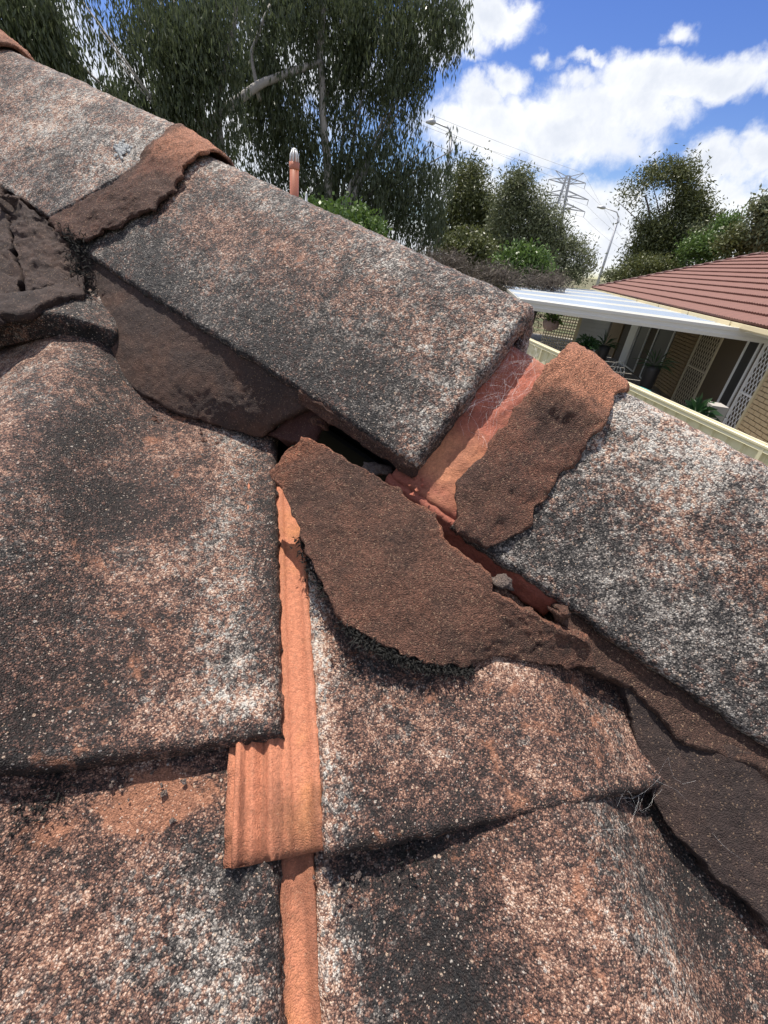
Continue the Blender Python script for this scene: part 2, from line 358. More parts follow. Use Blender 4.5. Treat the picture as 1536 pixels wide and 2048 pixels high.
M['greyslat'] = simple('grey_slat', (.62, .63, .62), .5, .05)
M['concrete'] = simple('paving_concrete', (.33, .31, .28), .9, .12, 3, 0, .004, 40)
M['teal'] = simple('teal_plastic', (.06, .27, .24), .4)
M['pot'] = simple('mauve_pot', (.42, .30, .29), .7)
M['galv'] = simple('galvanised_steel', (.46, .47, .49), .5, .05, 4, .3)
M['pylon'] = simple('hazed_pylon_steel', (.46, .47, .50), .6, .05)  # steel lightened, distance haze mixed into its colour
M['wire'] = simple('wire_aluminium', (.40, .41, .43), .6)
M['bark'] = simple('pale_gum_bark', (.33, .31, .29), .85, .3, 3, 0, .02, 12)
M['barkd'] = simple('grey_bark', (.13, .115, .105), .9, .25, 4)
def leafmat(name, c1, c2, rough=.45, trans=.25, sc=.9):
    m, t, bs = new_mat(name); c = t.n('ShaderNodeTexCoord').outputs['Object']
    gi = t.n('ShaderNodeNewGeometry'); col = t.mix(gi.outputs['Random Per Island'], c1, c2)
    col = t.mix(t.step(t.noise(c, sc, 3, .6), .35, .7), col, t.mix(.5, c1, c2)); col = t.mix(t.m('MULTIPLY', t.noise(c, sc*.5, 2), .35), col, tuple(x*.6 for x in c1[:3])+(1,))
    t.t.links.new(col, bs.inputs['Base Color']); bs.inputs['Roughness'].default_value = rough
    tr = t.n('ShaderNodeBsdfTranslucent'); t.t.links.new(col, tr.inputs[0])
    ms = t.n('ShaderNodeMixShader', i_0=trans); t.t.links.new(bs.outputs[0], ms.inputs[1]); t.t.links.new(tr.outputs[0], ms.inputs[2])
    out = [n for n in t.t.nodes if n.type == 'OUTPUT_MATERIAL'][0]; t.t.links.new(ms.outputs[0], out.inputs[0])
    return m
M['gum'] = leafmat('weeping_gum_leaf', (.050, .074, .032, 1), (.135, .158, .082, 1), .38, .42)
M['gum2'] = leafmat('olive_leaf', (.07, .09, .028, 1), (.16, .17, .06, 1))
M['pale'] = leafmat('pale_gum_leaf', (.09, .115, .05, 1), (.22, .235, .125, 1))
M['green'] = leafmat('fresh_leaf', (.06, .12, .025, 1), (.16, .24, .06, 1))
M['twig'] = leafmat('brown_scrub', (.085, .075, .06, 1), (.19, .155, .13, 1), .8, .2)
M['potplant'] = leafmat('pot_plant_leaf', (.02, .06, .02, 1), (.05, .11, .04, 1))

# ------------------------------------------------------------------ frames of the near roof
AZ = radians(-16); PT = radians(20); HH = .25
U = V3(cos(AZ), -sin(AZ), 0); Vh = V3(sin(AZ), cos(AZ), 0); V = Vh*cos(PT)+V3(0, 0, sin(PT)); N = np.cross(U, V)
hp = atan(tan(PT)/sqrt(2)); haz = AZ-pi/4
H = V3(sin(haz)*cos(hp), cos(haz)*cos(hp), sin(hp)); L = np.cross(H, V3(0, 0, 1)); L /= np.linalg.norm(L); MM = np.cross(L, H)
R0 = CAM - HH*N
def RP(u, v, n=0.0):
    u, v, n = np.broadcast_arrays(u, v, n); return R0 + u[..., None]*U + v[..., None]*V + n[..., None]*N
def PX(x, y, off=0.0):
    """where the sight line of a pixel meets the plane 'off' above the roof slope"""
    r = ray(x, y); return CAM + r*(-(HH-off)/(r@N))
HO = PX(830, 930, .05)
def HP(s, l, m):
    s, l, m = np.broadcast_arrays(s, l, m); return HO + s[..., None]*H + l[..., None]*L + m[..., None]*MM

# ------------------------------------------------------------------ the near roof
roof = empty('tiled_roof', (0, .3, 2.4), 'weathered lichen-covered tile roof with a cracked hip, filling the foreground', 'roof')
roof['kind'] = 'thing'
GA = .3365; TH = .017
def tprof(wl, crest=.030):
    a = np.clip((wl-.035)/.085, 0, 1); b = np.clip((.195-wl)/.07, 0, 1); f = lambda q: q*q*(3-2*q)
    return crest*np.minimum(f(a), f(b)) + .004*np.exp(-((wl-.30)/.02)**2)
def tile(label, u0, u1, vf, vt, cut=None, mat='tile', lift=0.0, seed=1, res=.003, crest=.030, ufn=None, attrf=None, thick=.014, tip=0.0, wl0=None):
    """u0..u1 across, vf front edge, vt head; cut(u) caps the head where the hip runs"""
    nu = int((u1-u0)/res); nv = int((vt-vf)/res)
    uu = np.linspace(0, 1, nu)[None, :]; vv = np.linspace(0, 1, nv)[:, None]
    uu, vv = np.broadcast_arrays(uu, vv)
    u = u0+(u1-u0)*uu; top = np.full_like(u, vt) if cut is None else np.minimum(vt, cut(u))
    v = vf+(top-vf)*vv
    if ufn is not None: u = u+ufn(v)*(1-uu)
    wl = u-(u0 if wl0 is None else wl0)
    n = tprof(wl, crest) - TH*1.02*(v-vf)/GA + lift + tip*(v-vf)
    n = n + .0008*fb(RP(u, v, 0), 22, 2, seed)
    at = attrf(u, v, wl) if attrf else {}
    rn_ = .5+.5*fb(RP(u, v, 0), 90, 3, seed+70)
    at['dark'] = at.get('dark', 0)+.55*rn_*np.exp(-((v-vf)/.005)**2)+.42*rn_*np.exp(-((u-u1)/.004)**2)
    return slab('roof_tile', RP(u, v, n), thick, M[mat], roof, seed=seed, attrs=at, rnd=.0032, amp=.0005, edge=.0007, wallamp=.0015, jag=.0006, jagsc=60, label=label)
def gs(x, c, s_): return np.exp(-((x-c)/s_)**2)
UL, UR = -.2925, .0145
def a_left(u, v, wl):
    fr = v-.0515
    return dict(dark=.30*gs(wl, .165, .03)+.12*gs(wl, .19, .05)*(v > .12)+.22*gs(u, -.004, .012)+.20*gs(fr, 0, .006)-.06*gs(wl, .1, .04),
                pale=.10*gs(wl, .095, .04)+.22*gs(fr, .016, .014)*np.clip((u+.09)/.05, 0, 1)+.20*gs(u, -.035, .022)*np.clip((v-.06)/.06, 0, 1),
                warm=.10*gs(u, -.085, .04)-.14*gs(u, -.03, .02)+.05)
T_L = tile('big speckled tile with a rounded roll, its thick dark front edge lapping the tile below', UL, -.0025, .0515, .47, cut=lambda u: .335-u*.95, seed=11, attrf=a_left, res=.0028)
def a_ul(u, v, wl): return dict(dark=.04+.1*fb(RP(u, v, 0), 60, 2, 4), warm=-.0+0*u)
T_UL = tile('dark tile end beneath the crumbling mortar at the photo\'s far edge', UL-.012, -.135, .386, .62, cut=lambda u: .335-u*.9, seed=21, lift=.012, attrf=a_ul, mat='tile_dark', res=.003, crest=.020, thick=.022, wl0=UL-.012)
def a_ll(u, v, wl):
    return dict(dark=.30*gs(v, .03, .02)*np.clip((-.10-u)/.03, 0, 1)+.10*gs(u, -.005, .02),
                pale=.20*gs(u, -.035, .022)*np.clip((.0-v)/.02, 0, 1)-.0*u,
                warm=.75*gs(v, .034, .013)*gs(u, -.055, .042)+.08*gs(u, -.10, .05)-.10*gs(u, -.03, .025))
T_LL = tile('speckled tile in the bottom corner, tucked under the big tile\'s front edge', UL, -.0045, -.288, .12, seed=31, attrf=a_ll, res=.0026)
def a_r(u, v, wl):
    return dict(dark=.34*gs(wl, .028, .016)*np.clip(.6+v*3, 0, 1)+.10*gs(wl, .06, .03)+.24*gs(v, -.001, .005)+.05*np.clip(v/.1, 0, 1), pale=.34*gs(wl, .006, .009)+.10*gs(wl, .12, .03),
                warm=.10+.08*gs(wl, .13, .06)-.15*gs(wl, .006, .012))
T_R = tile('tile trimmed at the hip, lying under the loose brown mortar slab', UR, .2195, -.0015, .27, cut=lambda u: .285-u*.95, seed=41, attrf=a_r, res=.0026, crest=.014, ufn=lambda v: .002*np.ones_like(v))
def a_lr(u, v, wl):
    return dict(dark=.36*gs(wl, .045, .03)+.10*gs(v, -.01, .03)+.22*gs(wl, .19, .02)-.04, pale=.26*gs(wl, .002, .012)+.20*gs(wl, .135, .03)*np.clip((-.02-v)/.04, 0, 1),
                warm=.06+.14*gs(wl, .10, .035)-.12*gs(wl, .145, .02)-.1*gs(wl, .03, .03))
T_LR = tile('lowest tile, its pale speckled roll running down to the picture\'s edge', UR-.002, .315, -.335, .1, cut=lambda u: .285-u*.95, seed=51, attrf=a_lr, res=.0026)
# interlocking water channels beside the two right-hand tiles (bare, ribbed)
def channel(par, ul, ur, v0, v1, nfun, label, seed, mat, attrf=None):
    nu = int((ur-ul)/.0014); nv = int((v1-v0)/.003)
    uu, vv = np.meshgrid(np.linspace(0, 1, nu), np.linspace(0, 1, nv)); u = ul+(ur-ul)*uu; v = v0+(v1-v0)*vv
    return slab('interlock_channel', RP(u, v, nfun(u, v)), .008, M[mat], par, seed=seed, rnd=.0014, amp=.0002, edge=.0002, wallamp=.0005, jag=.0001, attrs=attrf(u, v) if attrf else None, label=label)
def n_chr(u, v):
    rib = .0042*gs(u, -.0225, .0032)+.0034*gs(u, -.0070, .0022)+.0024*gs(u, -.0030, .0016)+.0022*gs(u, -.0160, .0022)+.0020*gs(u, .0012, .0014)-.0012*gs(u, -.0190, .0014)-.0012*gs(u, -.0100, .0014)+.004*gs(u, .0165, .004)
    P = RP(u, v, 0); rib = rib*1.45*(1+.14*vn(P, 240, 3))+.0002*fb(P, 150, 3, 8)
    return -.0075+rib-.010*v/.3-.003*np.clip((.012-v)/.01, 0, 1)
channel(T_R, -.0255, .0165, .0005, .235, n_chr, 'bare orange ribbed side channel of the tile', 61, 'terra', lambda u, v: dict(warm=.12*gs(u, .010, .005)*np.clip((.12-v)/.1, 0, 1)-.1*gs(u, -.015, .01), dark=-.02+.22*gs(v, 0, .007)+.26*gs(u, .0145, .0025)*np.clip((.09-v)/.08, 0, 1)+.12*gs(u, -.0035, .002)+.22*gs(u, -.0195, .0012)+.20*gs(u, -.0105, .0014)+.10*vn(RP(u, v, 0), 40, 6)))
channel(T_LR, -.02, .0135, -.335, .06, lambda u, v: -.018+.003*gs(u, .012, .003)+.002*gs(u, -.002, .002)-.01*(v+.3), 'orange and sooty side channel of the lowest tile', 62, 'terra', lambda u, v: dict(dark=.34*gs(u, .0115, .004)+.22*gs(u, -.003, .002)+.25*gs(v, -.005, .02)-.05, warm=.08*gs(v, -.09, .03)))

# ---- hip caps
CE = .17
def cprof(x): return 1-(np.sqrt(x*x+CE*CE)-CE)/(sqrt(1+CE*CE)-CE)
def cap_pt(s, a, l0, m0, hw=.105, ht=.102, tilt=0.0):
    """a in 0..1 across the cap from the near lower edge to the far one"""
    aa = np.linspace(0, 1, 400); x = aa*2-1; arc = np.r_[0, np.cumsum(np.hypot(np.diff(x*hw), np.diff(cprof(x)*ht)))]; arc /= arc[-1]
    xx = np.interp(a, arc, x)
    return HP(s, l0+hw+xx*hw, m0+cprof(xx)*ht+tilt*s)
def cap(label, s0, s1, l0, m0, tilt, seed, attrf=None, res=.003, mat='cap', s0f=None, thick=.019):
    nu = int(.31/res); nv = int((s1-s0)/res)
    a, s = np.meshgrid(np.linspace(0, 1, nu), np.linspace(0, 1, nv)); S0 = s0 if s0f is None else s0f(a)
    s = S0+(s1-S0)*s
    P = cap_pt(s, a, l0, m0, tilt=tilt); P = P+gridnorm(P)*(.0008*fb(P, 18, 2, seed))[..., None]
    return slab('hip_cap', P, thick, M[mat], roof, seed=seed, attrs=attrf(s, a) if attrf else None, rnd=.0035, amp=.0005, edge=.0012, jag=.0010, jagsc=90, wallamp=.0012, label=label)
def a_c1(s, a):
    return dict(dark=.30*gs(a, .02, .10)+.16*gs(a, .1, .1)*np.clip((.25-s)/.2, 0, 1)-.10*gs(a, .3, .1), pale=.12*gs(a, .47, .08)+.10*gs(s, 0, .02),
                warm=.16*gs(a, .30, .08)*np.clip((s-.06)/.1, 0, 1)-.10*gs(a, .08, .1))
C1 = cap('long speckled hip cap whose lower corner juts over the open gap', 0, .46, 0, 0, -.016, 71, a_c1, res=.0028)
def a_c2(s, a):
    return dict(dark=.26*gs(a, .05, .12)-.05*gs(a, .3, .12)+.1*gs(a, .2, .1)*gs(s, -.13, .05), pale=.06+.14*gs(a, .45, .1), warm=.16*gs(a, .25, .08)*gs(s, -.20, .06)-.12*gs(a, .1, .1)-.05)
C2 = cap('lowest hip cap, grey-black and speckled, running out beside the brown mortar collar', -.36, -.043, -.006, -.022, 0.0, 81, a_c2, res=.0028)
def a_c0(s, a): return dict(dark=.12*gs(a, .06, .1), pale=.10+.06*gs(a, .4, .2), warm=.10*np.clip((s-.5)/.2, 0, 1)-.02)
C0 = cap('upper hip cap with a white lichen spot, above the cracked mortar joint', .385, .80, .0, .012, -.016, 91, a_c0, res=.0032, s0f=lambda a: .385+.05*np.clip((.28-a)/.28, 0, 1))
C9 = cap('topmost hip cap, only its end showing at the photo\'s far edge', .725, 1.15, 0, .016, -.014, 95, a_c0, res=.005)
C3 = cap(None, -.74, -.345, -.004, -.030, 0.0, 97, a_c2, res=.005)
T_RR = tile(None, .3165, .60, -.335, -.03, cut=lambda u: .270-u*.95, seed=57, res=.005)
for vf_, sd_, lf_ in ((.0515, 58, 0), (.386, 59, .004), (-.288, 60, 0), (.7225, 64, 0)):
    tile(None, UL-.305, UL-.0135 if vf_ == .386 else UL-.0025, vf_, vf_+.40, cut=lambda u: .335-u*.92, seed=sd_, res=.006, lift=lf_)
# bare red lap of the lowest cap, normally hidden under the cap above
na, ns = 100, 34
a, s = np.meshgrid(np.linspace(.0, 1, na), np.linspace(-.046, .016, ns))
P = cap_pt(s, a, .0005, -.020, ht=.090)
slab('lap_band', P, .016, M['terra_red'], C2, seed=85, rnd=.004, amp=.0009, edge=.0012, attrs=dict(warm=-.10+.42*gs(a, .14, .12)+.05*vn(P, 60, 3), dark=.45*gs(a, 0, .04)+.12*vn(P, 90, 5)), label='bare red-orange lap bridging from the lowest cap to under the next')

def skirt(par, name, label, s0, s1, l, m0, m1, mat, seed, dk, dl=0.0):
    ns, nm = int(abs(s1-s0)/.0025), 12
    sg, q = np.meshgrid(np.linspace(s0, s1, ns), np.linspace(0, 1, nm)); P = HP(sg, l+dl*(sg-s0)+.002*(1-q), m1+(m0-m1)*q-.016*0*sg)
    slab(name, P, .008, M[mat], par, seed=seed, rnd=.0012, amp=.0008, edge=.001, jag=.0008, attrs=dict(dark=dk+0*P[..., 0], warm=-.1+0*P[..., 0]), label=label, flip=True)
skirt(C2, 'cap_edge', 'dark red lower edge of the lowest cap, facing the loose slab', -.125, .017, -.001, -.022, -.044, 'terra_red', 87, .32)
skirt(C1, 'cap_edge', 'crusted underside edge of the long cap over the gap', .0, .11, .001, -.002, -.013, 'mortar', 88, .05)
# ---- mortar collars over the cap joints
def j1(a, seed, k=1.0): q = np.stack([np.asarray(a, float), 0*a+seed*1.7, 0*a+.3], -1); return k*(.0045*vn(q, 13, seed)+.0032*vn(q, 37, seed+1)+.0018*vn(q, 95, seed+2))
def collar(label, slo, shi, l0, m0, th, seed, mat, attrf=None, tilt=0.0, jag=.0020, a0=0.0, a1=1.0, lumps=.0006, grow=1.0):
    na = int(.31*(a1-a0)/.0022); ns = 50
    a, q = np.meshgrid(np.linspace(a0, a1, na), np.linspace(0, 1, ns)); lo = slo(a); hi = shi(a); s = lo+(hi-lo)*q
    P = cap_pt(s, a, l0, m0, tilt=tilt); Nn = gridnorm(P)
    hgt = th*(.28+grow*.95*np.clip(q*1.25, 0, 1)**.7) + lumps*fb(P, 45, 3, seed) + .0009*fb(P, 120, 2, seed+6) + .0016*np.clip(fb(P, 30, 2, seed+9)-.25, 0, .25)*4 + .0014*np.abs(vn(P, 26, seed+2)) + .005*np.clip((a-.33)/.05, 0, 1)*np.clip((.67-a)/.05, 0, 1)*(.4+.6*q)*grow
    P = P+Nn*hgt[..., None]
    return slab('mortar_collar', P, th*(.5+grow*.9*q), M[mat], roof, seed=seed, attrs=attrf(s, a, q) if attrf else None, rnd=.0012, amp=.0006, edge=.0014, jag=jag, jagsc=110, wallamp=.0015, label=label)
collar('rough brown and orange mortar collar, snapped off short of the bare red band',
       lambda a: -.083+j1(a, 5, .8)+.012*gs(a, .0, .04), lambda a: -.034+j1(a, 8, .6)+.004*gs(a, .11, .045)-.010*gs(a, 0, .04),
       -.006, -.022, .0068, 101, 'mortar_orange', lambda s, a, q: dict(dark=.26*gs(a, .33, .06)*gs(q, .55, .4)-.12*np.clip((a-.34)/.1, 0, 1)+.18*gs(a, .02, .10)-.02, warm=.40*np.clip((a-.30)/.14, 0, 1)-.04*gs(a, .2, .15)+.18*gs(q, .0, .15)*gs(a, .2, .1)))  # warm ramp paints the up-facing top as sunlit orange
collar('cracked brown mortar collar under the white-spotted cap',
       lambda a: .338+.05*np.clip((.22-a)/.22, 0, 1)+j1(a, 15, 1.1), lambda a: .392+.045*np.clip((.24-a)/.24, 0, 1)+j1(a, 18, .6),
       .0, .004, .0055, 111, 'mortar_orange', lambda s, a, q: dict(dark=.34*gs(a, .1, .16)+.10*gs(a, .28, .1)+.35*gs(q, 1, .12), warm=.34*gs(a, .47, .10)-.12*gs(a, .2, .12)), tilt=-.016, grow=.7)  # warm crest paints this collar's top as sun-facing too
collar('orange mortar collar at the topmost joint', lambda a: .69+.006*np.sin(a*21), lambda a: .75+0*a, 0, .013, .008, 121, 'mortar_orange', lambda s, a, q: dict(warm=.25+0*a), tilt=-.015)

# ---- bedding mortar under the caps
def bed(name, label, top, bot, left, right, th, mat, seed, nu=120, nv=30, wr=.0010, jag=.0018, attrf=None, parent=roof, flip=False, rnd=.0016, **kw):
    P = coons(bot, top, left or [bot[0], top[0]], right or [bot[-1], top[-1]], nu, nv)
    Nn = gridnorm(P)*(-1 if flip else 1); P = P+Nn*(wr*fb(P, 34, 3, seed)+wr*.5*fb(P, 110, 2, seed+3))[..., None]
    for cr in kw.pop('cracks', []):
        Q = resample([PX(*q) for q in cr], 50); Q = Q+np.stack([vn(Q, 300, 60+k) for k in range(3)], 1)*.0012
        dd = np.min(np.linalg.norm(P[:, :, None]-Q[None, None], axis=3), axis=2); P = P-Nn*(.0030*np.exp(-(dd/.0007)**2))[..., None]
    uu, vv = np.meshgrid(np.linspace(0, 1, nu), np.linspace(0, 1, nv))
    return slab(name, P, th(uu, vv) if callable(th) else th, M[mat], parent, seed=seed, rnd=rnd, amp=.0005, edge=.0012, jag=jag, jagsc=140, wallamp=.001, attrs=attrf(uu, vv) if attrf else None, flip=flip, label=label, **kw)
hl = lambda s, l, m: HP(np.float64(s), np.float64(l), np.float64(m))
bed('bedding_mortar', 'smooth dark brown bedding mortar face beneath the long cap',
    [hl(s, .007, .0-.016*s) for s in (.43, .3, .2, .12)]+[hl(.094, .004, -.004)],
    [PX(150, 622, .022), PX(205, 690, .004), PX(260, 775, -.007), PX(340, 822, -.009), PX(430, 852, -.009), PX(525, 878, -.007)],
    None, [PX(525, 878, -.007), PX(548, 850, .012), hl(.094, .004, -.004)], .012, 'mortar_dark_shaded', 131, 170, 50, .0005, jag=.0010,
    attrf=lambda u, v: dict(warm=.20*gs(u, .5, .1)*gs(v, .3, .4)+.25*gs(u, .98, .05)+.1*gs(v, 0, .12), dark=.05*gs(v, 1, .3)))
def craggy(label, top, bot, seed):
    nu, nv = 90, 64; P = coons(bot, top, [bot[0], top[0]], [bot[-1], top[-1]], nu, nv); Nn = gridnorm(P)
    al = P@H; st = np.stack([al*1.0, P@L*1.0, P@MM*.25], -1)
    P = P+Nn*(.0020*fb(st, 75, 3, seed)+.0012*np.abs(vn(P, 48, seed+2))+.0010*fb(P, 180, 2, seed+4))[..., None]
    slab('bedding_mortar', P, .02, M['mortar_dark_shaded'], roof, seed=seed, rnd=.0018, amp=.0009, edge=.0016, jag=.0025, jagsc=110, wallamp=.0015, attrs=dict(warm=.05+0*P[..., 0], dark=-.06+.1*vn(P, 40, 9)), label=label)
craggy('crumbling dark mortar wall below the white-spotted cap, split by a crack', [hl(.70, -.004, .012), hl(.60, -.010, .016), hl(.54, -.012, .012), hl(.496, -.010, .010)], [PX(-90, 640, .028), PX(-40, 615, .030), PX(0, 598, .030), PX(44, 588, .031)], 141)
craggy('ragged dark mortar chunk between the crack and the cap joint', [hl(.490, -.012, .006), hl(.46, -.012, .014), hl(.435, -.006, .006), hl(.41, -.006, .000), hl(.388, -.002, -.008)], [PX(50, 586, .031), PX(90, 578, .033), PX(130, 570, .034), PX(182, 552, .030)], 143)
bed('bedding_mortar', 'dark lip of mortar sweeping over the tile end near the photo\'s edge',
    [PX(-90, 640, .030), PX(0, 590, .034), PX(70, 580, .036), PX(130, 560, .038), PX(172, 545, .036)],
    [PX(-90, 690, .026), PX(0, 628, .034), PX(60, 622, .036), PX(115, 592, .038), PX(168, 585, .034)], None, None, .008, 'mortar_dark_shaded', 145, 90, 18, .002)
bed('bedding_mortar', 'thin strip of brown pointing pinched between lowest cap and tile',
    [PX(1092, 1214, .034), PX(1140, 1240, .036), hl(-.128, .008, -.024), hl(-.16, .012, -.022), hl(-.22, .012, -.022), hl(-.30, .012, -.022)],
    [PX(1094, 1220, .030), PX(1168, 1296, .022), PX(1200, 1345, .017), PX(1262, 1372, .015), PX(1375, 1488, .014), PX(1560, 1545, .024)], None, None, lambda u, v: .012*np.clip(u*5, .12, 1), 'mortar', 151, 170, 40, .0012, jag=.0016,
    attrf=lambda u, v: dict(dark=.10+.22*u, warm=-.05+.12*gs(u, .45, .08)-.2*u))
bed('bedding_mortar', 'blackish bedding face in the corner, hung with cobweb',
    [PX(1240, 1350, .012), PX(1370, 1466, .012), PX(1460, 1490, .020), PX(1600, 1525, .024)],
    [PX(1300, 1600, -.008), PX(1352, 1680, -.006), PX(1420, 1740, -.004), PX(1536, 1850, -.002), PX(1640, 1930, 0)], None, None, .016, 'mortar_dark_shaded', 161, 110, 60, .0012,
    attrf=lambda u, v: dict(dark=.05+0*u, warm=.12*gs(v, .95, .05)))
# torn stub of bedding where the gap begins
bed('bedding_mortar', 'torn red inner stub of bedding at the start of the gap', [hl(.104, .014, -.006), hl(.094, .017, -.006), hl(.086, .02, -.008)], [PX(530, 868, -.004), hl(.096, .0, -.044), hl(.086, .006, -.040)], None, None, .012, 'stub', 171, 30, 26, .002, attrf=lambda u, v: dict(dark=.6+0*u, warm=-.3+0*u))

bed('bedding_mortar', None, [hl(s_, .206, -.012) for s_ in (1.1, .6, .2, -.2, -.7)], [hl(s_, .222, -.075) for s_ in (1.1, .6, .2, -.2, -.7)], None, None, .02, 'mortar_dark_shaded', 163, 60, 10, .001)
# ---- roof void: sarking below the tiles, hip rafter, slope on the far side
def quad(name, pts, th, mat, parent, **kw):
    pts = [np.asarray(p, float) for p in pts]; n = np.cross(pts[1]-pts[0], pts[2]-pts[0]); n /= np.linalg.norm(n); k = len(pts)
    vs = pts+[p-n*th for p in pts]; fs = [tuple(range(k)), tuple(range(2*k-1, k-1, -1))]+[(i, k+i, k+(i+1) % k, (i+1) % k) for i in range(k)]
    o = raw(name, vs, fs, M[mat], None, **kw)
    if parent is not None: o.parent = parent; o.matrix_parent_inverse = Matrix.Translation(-world_loc(parent))
    return o
rp = lambda u, v, n: RP(np.float64(u), np.float64(v), np.float64(n))
quad('underlay', [rp(-.9, -.33, -.062), rp(.6, -.33, -.062), rp(.6, -.24, -.062), rp(-.9, 1.22, -.062)], .004, 'void', roof)
Nf = V3(sin(AZ+pi/2), cos(AZ+pi/2), 0); dwn = Nf*cos(PT)-V3(0, 0, sin(PT))
apx = lambda s: hl(s, .105, -.030)
def far_slope():
    n2 = Nf*sin(PT)+V3(0, 0, cos(PT)); al, be = H@Vh, H@dwn; vs, fs = [], []
    prof = lambda x: float(tprof(np.float64((x % .30)), .022))
    b = -1.5
    while b < 1.0:
        b1 = min(b+.3365, 1.02); a0 = al*(b1/be)+.035; a0h = al*(b/be)+.035; k0 = len(vs); n_ = 150
        for i in range(n_+1):
            t = i/n_; x1 = a0+(8.5-a0)*t**1.6; x0 = max(x1, a0h) if i < n_ else 8.5
            h1 = prof(x1)
            for (x, bb, hh) in ((x0, b-.02, -.016+prof(x0)), (x1, b1, h1+.002), (x1, b1, h1-.014)): vs.append(apx(0.0)+Vh*x+dwn*bb+n2*hh)
        for i in range(n_):
            p = k0+3*i; fs += [(p, p+1, p+4, p+3), (p+1, p+2, p+5, p+4)]
        b = b1 if b1 > b+.01 else 9
    o = raw('roof_slope', vs, fs, M['tile'], None); o.parent = roof; o.matrix_parent_inverse = Matrix.Translation(-world_loc(roof))
far_slope()
quad('underlay', [apx(-.7)-MM*.035-L*.03, apx(-.7)-MM*.035+dwn*.5, apx(1.5)-MM*.035+dwn*.5, apx(1.5)-MM*.035-L*.03], .004, 'void', roof)
mb = MB(); mb.bar(apx(-.5)-MM*.05, apx(1.0)-MM*.05, .04, (0, 0, 1), .05); mb.build('hip_rafter', M['void'], roof)

# ---- the loose slab of pointing (broken free, resting on the tile)
slab_o = empty('mortar_slab', PX(850, 1250, .0), 'loose brown mortar slab broken from the hip, lying tilted across the tile', 'mortar slab')
slab_o['kind'] = 'thing'
topc = [(600, 872, .052), (640, 884, .052), (700, 920, .051), (770, 960, .049), (832, 1004, .047), (870, 1025, .046), (886, 1076, .042), (940, 1116, .041), (980, 1150, .040), (985, 1180, .036), (1040, 1212, .034), (1110, 1250, .031), (1168, 1284, .029)]
botc = [(538, 950, .030), (566, 985, .028), (582, 1020, .026), (600, 1070, .023), (612, 1105, .021), (650, 1180, .0165), (690, 1248, .014), (760, 1290, .0125), (850, 1326, .012), (920, 1336, .012), (990, 1316, .012), (1062, 1326, .0125), (1160, 1337, .016), (1190, 1340, .018)]
P3 = lambda lst: [PX(*q) for q in lst]
bed('slab_body', None, P3(topc), P3(botc), [PX(538, 950, .030), PX(560, 915, .040), PX(600, 872, .052)], [PX(1190, 1340, .018), PX(1185, 1305, .024), PX(1168, 1284, .029)], .0065, 'mortar', 181, 260, 140, .0007, jag=.0016, rnd=.0011, parent=slab_o, cracks=[[(1078, 1258, .028), (1084, 1285, .022), (1066, 1305, .018), (1060, 1330, .014)], [(1118, 1290, .024), (1112, 1310, .02), (1118, 1334, .015)]],
    attrf=lambda u, v: dict(warm=.22*gs(u, .02, .06)+.22*gs(v, 1, .03)-.08, dark=.10*gs(v, .25, .3)+.02))
def lump(name, c, r, mat, seed, label, cat='mortar lump', sq=(1, .8, .7)):
    n = 22; th, ph = np.meshgrid(np.linspace(0, 2*pi, n, endpoint=False), np.linspace(0, pi, n//2+2)[1:-1])
    D = np.stack([np.cos(th)*np.sin(ph), np.sin(th)*np.sin(ph), np.cos(ph)], -1)
    Pp = D*np.array(sq)*r*(1+.42*fb(D+seed*3.1, 1.7, 4, seed, .6))[..., None]+np.asarray(c)
    k = Pp.shape[0]; vs = list(Pp.reshape(-1, 3))+[np.asarray(c)+V3(0, 0, r*sq[2]*.95), np.asarray(c)-V3(0, 0, r*sq[2]*.95)]
    fs = [(j*n+i, (j+1)*n+i, (j+1)*n+(i+1) % n, j*n+(i+1) % n) for j in range(k-1) for i in range(n)]
    fs += [(i, (i+1) % n, k*n) for i in range(n)] and [(k*n, i, (i+1) % n) for i in range(n)]+[(k*n+1, (k-1)*n+(i+1) % n, (k-1)*n+i) for i in range(n)]
    return raw(name, vs, fs, M[mat], None, True, label=label, category=cat)
lump('mortar_lump', PX(640, 846, .022), .008, 'mortar', 3, 'brown crumb of mortar in the dark gap, nearest the torn bedding')
lump('mortar_lump', PX(752, 938, .024), .008, 'stone', 5, 'grey chip beneath the jutting cap corner', sq=(1.3, .8, .5))
lump('mortar_lump', PX(1004, 1166, .026), .0062, 'stone', 6, 'rounded grey crumb wedged between slab tip and lowest cap')

def crumbs(spots, n, seed, mat, name='mortar_crumbs'):
    rg = np.random.default_rng(seed); mbc = MB()
    for i in range(n):
        x, y, off, sp = spots[rg.integers(len(spots))]; c = PX(x+rg.normal(0, sp), y+rg.normal(0, sp), off); r_ = .0005+.0016*rg.uniform()**3
        d = rg.normal(0, 1, (6, 3)); b_ = np.array([[1, 0, 0], [-1, 0, 0], [0, 1, 0], [0, -1, 0], [0, 0, 1], [0, 0, -1]])+d*.25
        mbc.add(c+b_*r_, [(0, 2, 4), (2, 1, 4), (1, 3, 4), (3, 0, 4), (2, 0, 5), (1, 2, 5), (3, 1, 5), (0, 3, 5)])
    mbc.build(name, M[mat], roof, kind='stuff')
crumbs([(700, 1300, -.001, 22), (820, 1350, .001, 25), (980, 1345, .003, 22), (1150, 1370, .006, 25), (430, 880, -.012, 30), (330, 850, -.013, 25)], 150, 4, 'mortar')
crumbs([(860, 900, .040, 25), (930, 860, .052, 25), (850, 960, .036, 15)], 60, 5, 'terra_red')
